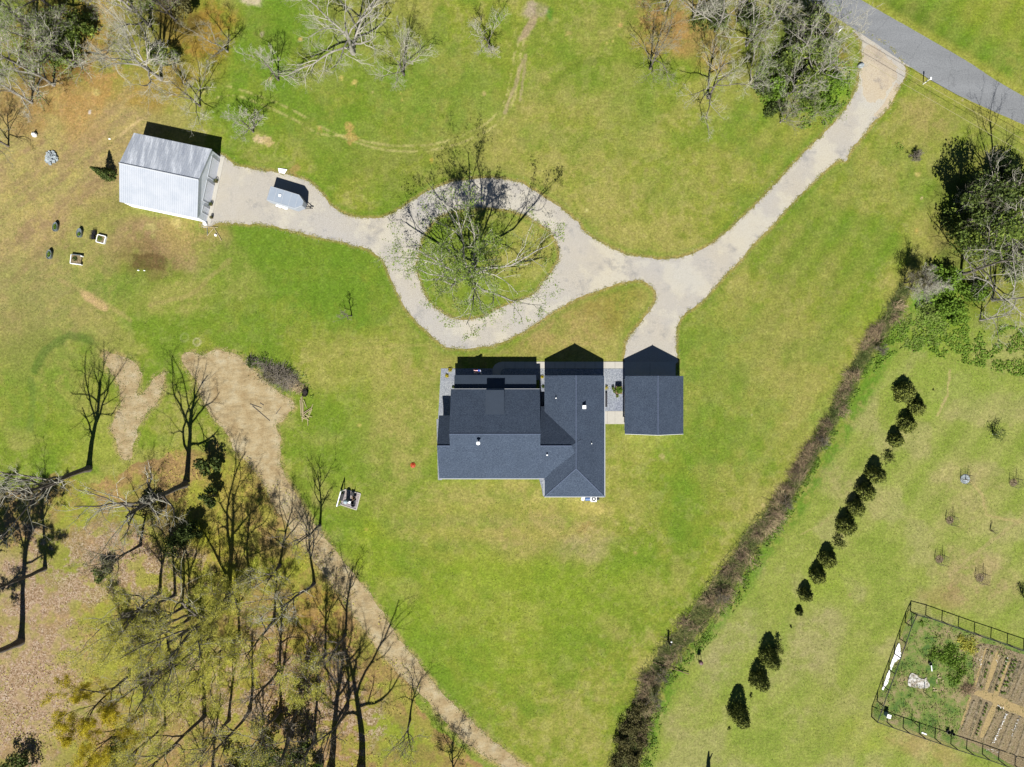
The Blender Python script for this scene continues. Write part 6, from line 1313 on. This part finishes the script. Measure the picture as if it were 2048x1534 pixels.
# soil ridges as raised rows with crops
rg3 = np.random.default_rng(33)
GL = [gp(370,200), gp(1330,520), gp(1250,620), gp(960,480), gp(900,800), gp(800,1200), gp(740,1300), gp(30,1080)]
weeds('garden_weeds', scatter(GL, 9000, rg3, 9, .50, 31), .09, M_LBRIGHT, 'green weeds over the west half of the vegetable garden', rg3, .25)
weeds('garden_dry_weeds', scatter(GL, 8000, rg3, 11, .52, 37), .09, M_LHEDGE, 'dry brownish weeds over the west half of the vegetable garden', rg3, .2)
weeds('bed_weeds', scatter([gp(930,480), gp(1500,620), gp(1500,1600), gp(790,1260)], 6000, rg3, 8, .54, 39), .07, M_EDGE0, 'sparse weeds between the garden ridges', rg3, .1)
ROWS = [((955,480),(900,700),0),((1055,530),(955,850),1),((1020,520),(935,830),2),((1150,570),(1030,880),2),((1185,590),(1080,870),1),((1265,600),(1150,900),1),((1300,620),(1180,900),2),((1235,600),(1130,900),1),((1345,640),(1230,930),0),((1400,680),(1300,960),0),
  ((900,960),(800,1220),0),((960,960),(860,1270),2),((1010,980),(900,1290),1),((1080,1110),(990,1300),0),((1190,1060),(1050,1340),0),((1240,1080),(1120,1370),0),((1300,1100),(1190,1410),0),((1360,1140),(1260,1450),0)]
M_SOILR = gravelmat('soil_ridge', C(170, 154, 122), C(112, 104, 72), C(208, 194, 166), 4.0)
for k, (a, b_, kind) in enumerate(ROWS):
    A = P(*gp(*a)); B = P(*gp(*b_)); L = (B - A).length; ang = math.atan2(B.y - A.y, B.x - A.x); mid = A.lerp(B, .5)
    mb = MB(); n = 18; vs = []; fs = []
    for i in range(n + 1):
        p = A.lerp(B, i / n); nx_, ny_ = -math.sin(ang), math.cos(ang); w = .26 + .05 * math.sin(i * 1.7 + k)
        vs += [(p.x + nx_ * w, p.y + ny_ * w, .0), (p.x + nx_ * w * .5, p.y + ny_ * w * .5, .13), (p.x - nx_ * w * .5, p.y - ny_ * w * .5, .12 + .02 * math.sin(i)), (p.x - nx_ * w, p.y - ny_ * w, .0)]
    for i in range(n):
        for j in range(3): fs.append((4 * i + j, 4 * i + j + 1, 4 * i + 5 + j, 4 * i + 4 + j))
    mb.add(vs, fs); tag(mb.build('soil_ridge', M_SOILR), kind='structure')
    if kind:
        nn = int(L / (.5 if kind == 1 else .16)); cc = []
        for i in range(nn):
            if rg3.random() < .25 and i: continue
            p = A.lerp(B, (i + .5) / nn); m_ = 40 if kind == 1 else 10; cc.append(ball((p.x, p.y, .22), .2 if kind == 1 else .1, m_, rg3, .1, (1, 1, .7)))
        V, Q = leaf_quads(np.concatenate(cc), .08 if kind == 1 else .05, rg3); tag(fast_mesh('crop_row', V, [Q], M_LBRIGHT if kind == 1 else M_LDARK), 'low green crop plants growing along the garden ridges', 'crops', kind='stuff')
# white flecks (stones, plastic) on the rows
fl_ = []
for (a, b_, n) in [((1180,1060),(1060,1330),60), ((1285,1095),(1220,1260),26), ((1100,555),(1095,620),6), ((1185,590),(1165,670),12), ((960,560),(950,650),10), ((1100,1000),(1150,1020),12), ((970,1360),(1110,1400),14)]:
    for i in range(n): t_ = rg3.random(); fl_.append(np.array(gp(a[0] + (b_[0] - a[0]) * t_, a[1] + (b_[1] - a[1]) * t_)) + rg3.normal(size=2) * 1.1)
V, Q = leaf_quads(to_w(np.array(fl_), .17), .07, rg3, .8); tag(fast_mesh('white_chips', V, [Q], M_WHITE), 'white chips scattered along the garden rows', 'chips', kind='stuff')
bushy(gp(720,620), .6, 2.8, 'wide patch of dark green plants in the middle of the garden', 'garden patches', 601, M_LBRIGHT, 4200, 12, .12, 'plant_patch', 'plants', False, zlo=.1)
bushy(gp(600,570), .7, 2.0, 'green patch left of the darkest plants in the garden', 'garden patches', 602, M_LBRIGHT, 2200, 9, .1, 'plant_patch', 'plants', False, zlo=.1)
bushy(gp(830,470), .7, 1.9, 'yellowish green patch under the upper garden fence', 'garden patches', 603, M_LYEL, 2000, 9, .1, 'plant_patch', 'plants', False, zlo=.1)
bushy(gp(760,760), .7, 1.8, 'green patch just above the pale brush in the garden', 'garden patches', 604, M_LBRIGHT, 1800, 8, .1, 'plant_patch', 'plants', False, zlo=.1)
bushy(gp(440,290), .5, 1.0, 'small green patch near the upper left garden corner', 'garden patches', 605, M_LBRIGHT, 700, 5, .1, 'plant_patch', 'plants', False, zlo=.1)
bushy(gp(1120,1035), .5, .7, 'dark green patch at the head of a row below the clay path', 'garden patches', 606, M_LDARK, 500, 5, .08, 'plant_patch', 'plants', False, zlo=.1)
u_, v_ = gp(840,860); q = P(u_, v_); uvh = np.stack([u_ + rg3.normal(size=500) * 5.5, v_ + rg3.normal(size=500) * 4.2], 1)
o = stalks('straw_heap', uvh, rg3.random(500) * 6.28, .7, rg3, simple('straw', C(206, 178, 140), .9, .2), r=.02, label='pale heap of straw at the end of the clay path', cat='straw', kind='thing', lay_=.3)
# white plastic sheets
def cloth(name, pts, lb, seed, amp=.08, mat=M_WHITE):
    poly = catmull(pts, True, 2.0); poly = jitter(poly, 1.2, seed, 6); tri = geometry.tessellate_polygon([[Vector((p[0], p[1], 0)) for p in poly]])
    q = P(float(np.mean(poly[:, 0])), float(np.mean(poly[:, 1]))); import bmesh
    bm = bmesh.new(); vv = [bm.verts.new(Vector(P(a[0], a[1], .05)) - q) for a in poly]
    for t_ in tri:
        try: bm.faces.new([vv[i] for i in t_])
        except Exception: pass
    bmesh.ops.subdivide_edges(bm, edges=bm.edges[:], cuts=2, use_grid_fill=True)
    for v_ in bm.verts: v_.co.z += amp * (mnoise.noise(Vector((v_.co.x * 2.2, v_.co.y * 2.2, seed))) + .6)
    bmesh.ops.recalc_face_normals(bm, faces=bm.faces)
    me = bpy.data.meshes.new(name); bm.to_mesh(me); bm.free(); me.materials.append(mat); o = bpy.data.objects.new(name, me); COL.objects.link(o); o.location = q
    md = o.modifiers.new('thick', 'SOLIDIFY'); md.thickness = .012
    return tag(o, lb, 'plastic sheet', 'plastic sheets in the garden')
m_dirtyw, nt, b = new_mat('plastic_dirty'); n = noise_node(nt, 1.6, 6, .75); r = ramp(nt, n.outputs['Fac'], [(.36, C(150, 128, 96)), (.5, C(214, 206, 190)), (.62, C(248, 246, 240))]); nt.links.new(r.outputs['Color'], b.inputs['Base Color']); b.inputs['Roughness'].default_value = .5
cloth('plastic_sheet', [gp(350,725), gp(410,735), gp(425,760), gp(470,770), gp(490,755), gp(495,780), gp(515,820), gp(500,845), gp(450,850), gp(400,845), gp(330,825)], 'dirty white plastic sheet lying in the middle of the garden', 3, mat=m_dirtyw)
cloth('plastic_sheet', [gp(240,465), gp(258,475), gp(262,520), gp(268,560), gp(262,588), gp(235,610), gp(205,640), gp(185,690), gp(175,665), gp(190,610), gp(215,545)], 'upper bright white plastic strip along the west garden fence', 4)
cloth('plastic_sheet', [gp(165,690), gp(172,720), gp(158,790), gp(135,830), gp(110,868), gp(102,862), gp(125,800), gp(145,740)], 'lower bright white plastic strip along the west garden fence', 5)
# fence: posts, rails, wire
def fence(name, pts, lb, brace=False, hf=1.72):
    q = P(*pts[0]); t = thing(name, q, lb, 'fence', 'garden fence sides')
    wr = MB(); mesh_ = MB()
    for i, p in enumerate(pts):
        b_ = P(*p); MB().bar((b_.x, b_.y, 0), (b_.x, b_.y, hf), .075, 6).build('post', M_DARK, t)
        if i:
            a_ = P(*pts[i - 1]); wr.bar((a_.x, a_.y, hf - .04), (b_.x, b_.y, hf - .04), .06, 5)
            for z in (.05, .35, .65, .95, 1.25): mesh_.bar((a_.x, a_.y, z), (b_.x, b_.y, z), .008, 3)
            n = 12
            for j in range(1, n): c_ = a_.lerp(b_, j / n); mesh_.bar((c_.x, c_.y, .03), (c_.x, c_.y, hf - .06), .006, 3)
    wr.build('top_rail', M_DARK, t); mesh_.build('wire_mesh', M_DARK, t)
    if brace:
        a_ = P(*pts[0]); b_ = P(*pts[1]); MB().bar((a_.x, a_.y, hf - .1), (b_.x, b_.y, .3), .035, 5).build('brace', M_DARK, t); MB().bar((b_.x, b_.y, hf - .1), (a_.x, a_.y, .3), .035, 5).build('brace', M_DARK, t)
nc, sc_ = gp(350,183), gp(12,1097)
fence('garden_fence', [nc, gp(482,218), gp(622,268), gp(764,318), gp(903,367), gp(1046,414), gp(1188,465), gp(1328,512), gp(1470,560), gp(1610,610)], 'dark wire fence along the north side of the vegetable garden')
fence('garden_fence', [nc, gp(304,280), gp(256,420), gp(210,550), gp(162,685), gp(110,825), gp(62,960), sc_], 'dark wire fence along the west side of the vegetable garden', True)
fence('garden_fence', [sc_, gp(148,1145), gp(286,1193), gp(425,1240), gp(562,1286), gp(700,1334), gp(836,1378), gp(973,1422), gp(1113,1472), gp(1256,1520), gp(1400,1568), gp(1540,1616)], 'dark wire fence along the south side of the vegetable garden')
for (a, h_, lb) in [((465,885),1.8,'dark stake standing in the lower edge of the dirty plastic sheet'),((360,1130),1.9,'dark stake just inside the south garden fence')]:
    q = P(*gp(*a)); tag(MB().bar((q.x, q.y, 0), (q.x, q.y, h_), .05, 6).build('garden_stake', M_DARK, origin=q), lb, 'stake')
A, B = P(*gp(530,645), .1), P(*gp(537,703), .1); tag(MB().bar(A, B, .07, 8).build('white_pipe', M_WHITE, origin=A), 'short white pipe lying beside the dark green plants', 'pipe')
q = P(*gp(515,634)); tag(MB().lathe((q.x, q.y, 0), [(.2, 0), (.26, .3), (.22, .31), (.2, .1), (.02, .1)], 14).build('black_pot', M_DARK, origin=q), 'round black pot at the upper end of the white pipe', 'pot')
q = P(*gp(136,1070)); t = thing('garden_bin', q, 'pale blue bin in the south-west corner of the garden', 'bin'); MB().box((q.x, q.y, .45), (.55, .5, .85), -.3).build('body', simple('pale_blue_bin', C(186, 214, 232), .5, .06), t, .04); MB().box((q.x, q.y, .9), (.6, .56, .06), -.3).build('lid', M_WHITE, t, .02)
for (a, r_, lb) in [((670,1222),.3,'round dark bucket inside the south fence'),((712,1240),.22,'small black bucket touching the south fence post')]:
    q = P(*gp(*a)); tag(MB().lathe((q.x, q.y, 0), [(r_ * .8, 0), (r_, .4), (r_ * .9, .41), (r_ * .8, .1), (.02, .1)], 14).build('bucket', M_DARK, origin=q), lb, 'bucket')
A, B = P(*gp(447,1235), .06), P(*gp(490,1252), .06); tag(MB().box(A.lerp(B, .5), ((B - A).length, .18, .08), math.atan2(B.y - A.y, B.x - A.x)).build('white_board', M_WHITE, origin=A), 'narrow white board at the foot of the south fence', 'board')
for i, (x, y) in enumerate([(600,760),(625,785),(575,790),(550,850),(560,870),(590,740)]):
    q = P(*gp(x, y)); tag(MB().box((q.x, q.y, .08), (.35 if i % 2 else .6, .12, .1), i * .8).build('wood_scrap', M_WOODL, origin=q), 'pale scrap of wood beside the plastic sheet in the garden', 'wood scrap', 'wood scraps in the garden')

# ------------------------------------------------------------------ grass creeping over the edges, tufts in the lawn
M_EDGE = leafmat('edge_grass', [(0.36, (0.16, 0.19, 0.04)), (0.5, (0.28, 0.27, 0.10)), (0.64, (0.42, 0.35, 0.19))], 0.7, .2)
M_TUFT = leafmat('lawn_tufts', [(0.36, (0.07, 0.11, 0.018)), (0.5, (0.13, 0.17, 0.03)), (0.64, (0.26, 0.25, 0.07))], 0.35, .2)
rg5 = np.random.default_rng(77)
def along(poly, n, off, sd):
    i = rg5.integers(0, len(poly), n); p = poly[i] + (poly[(i + 1) % len(poly)] - poly[i]) * rg5.random(n)[:, None]
    t_ = poly[(i + 1) % len(poly)] - poly[i]; t_ /= np.linalg.norm(t_, axis=1)[:, None] + 1e-9
    return p + np.stack([-t_[:, 1], t_[:, 0]], 1) * (rg5.normal(size=n) * sd + off)[:, None] + rg5.normal(size=(n, 2)) * .6
e_uv = np.concatenate([along(drive_poly, 16000, 0, 2.0), along(island_poly, 4500, 0, 2.0), along(dirt_poly, 9000, 0, 4.0), along(sand_poly, 3000, 0, 4.0)])
e_uv = e_uv[(vnoise(e_uv[:, 0], e_uv[:, 1], 7, 71, 3) > .43) & ~((e_uv[:, 0] > 1230) & (e_uv[:, 0] < 1360) & (e_uv[:, 1] > 715))]
weeds('edge_grass', e_uv, .07, M_EDGE, 'short grass and dry blades creeping over the gravel and dirt edges', rg5, .05)
t_uv = np.stack([rg5.random(90000) * 2048, rg5.random(90000) * 1534], 1)
bad = inside([tuple(p) for p in drive_poly[::3]], t_uv[:, 0], t_uv[:, 1]) & ~inside([tuple(p) for p in island_poly[::3]], t_uv[:, 0], t_uv[:, 1])
for pl_ in (dirt_poly[::3], road_poly[::3], [(870,720),(1370,720),(1370,1000),(870,1000)], [(235,260),(450,260),(450,450),(235,450)], gcorn): bad |= inside([tuple(p) for p in pl_], t_uv[:, 0], t_uv[:, 1])
t_uv = t_uv[~bad & (vnoise(t_uv[:, 0], t_uv[:, 1], 26, 73, 4) > .46)]
weeds('grass_tufts', t_uv, .06, M_TUFT, 'small tufts of grass scattered through the lawn', rg5, .04)
st_uv = np.concatenate([along(drive_poly, 2500, 0, 5.0), along(island_poly, 600, 0, 4.0)]); V, Q = leaf_quads(to_w(st_uv, .03), .05, rg5, .6)
tag(fast_mesh('stray_gravel', V, [Q], M_GRAV), 'stray pale stones along the gravel edges', 'gravel', kind='stuff')
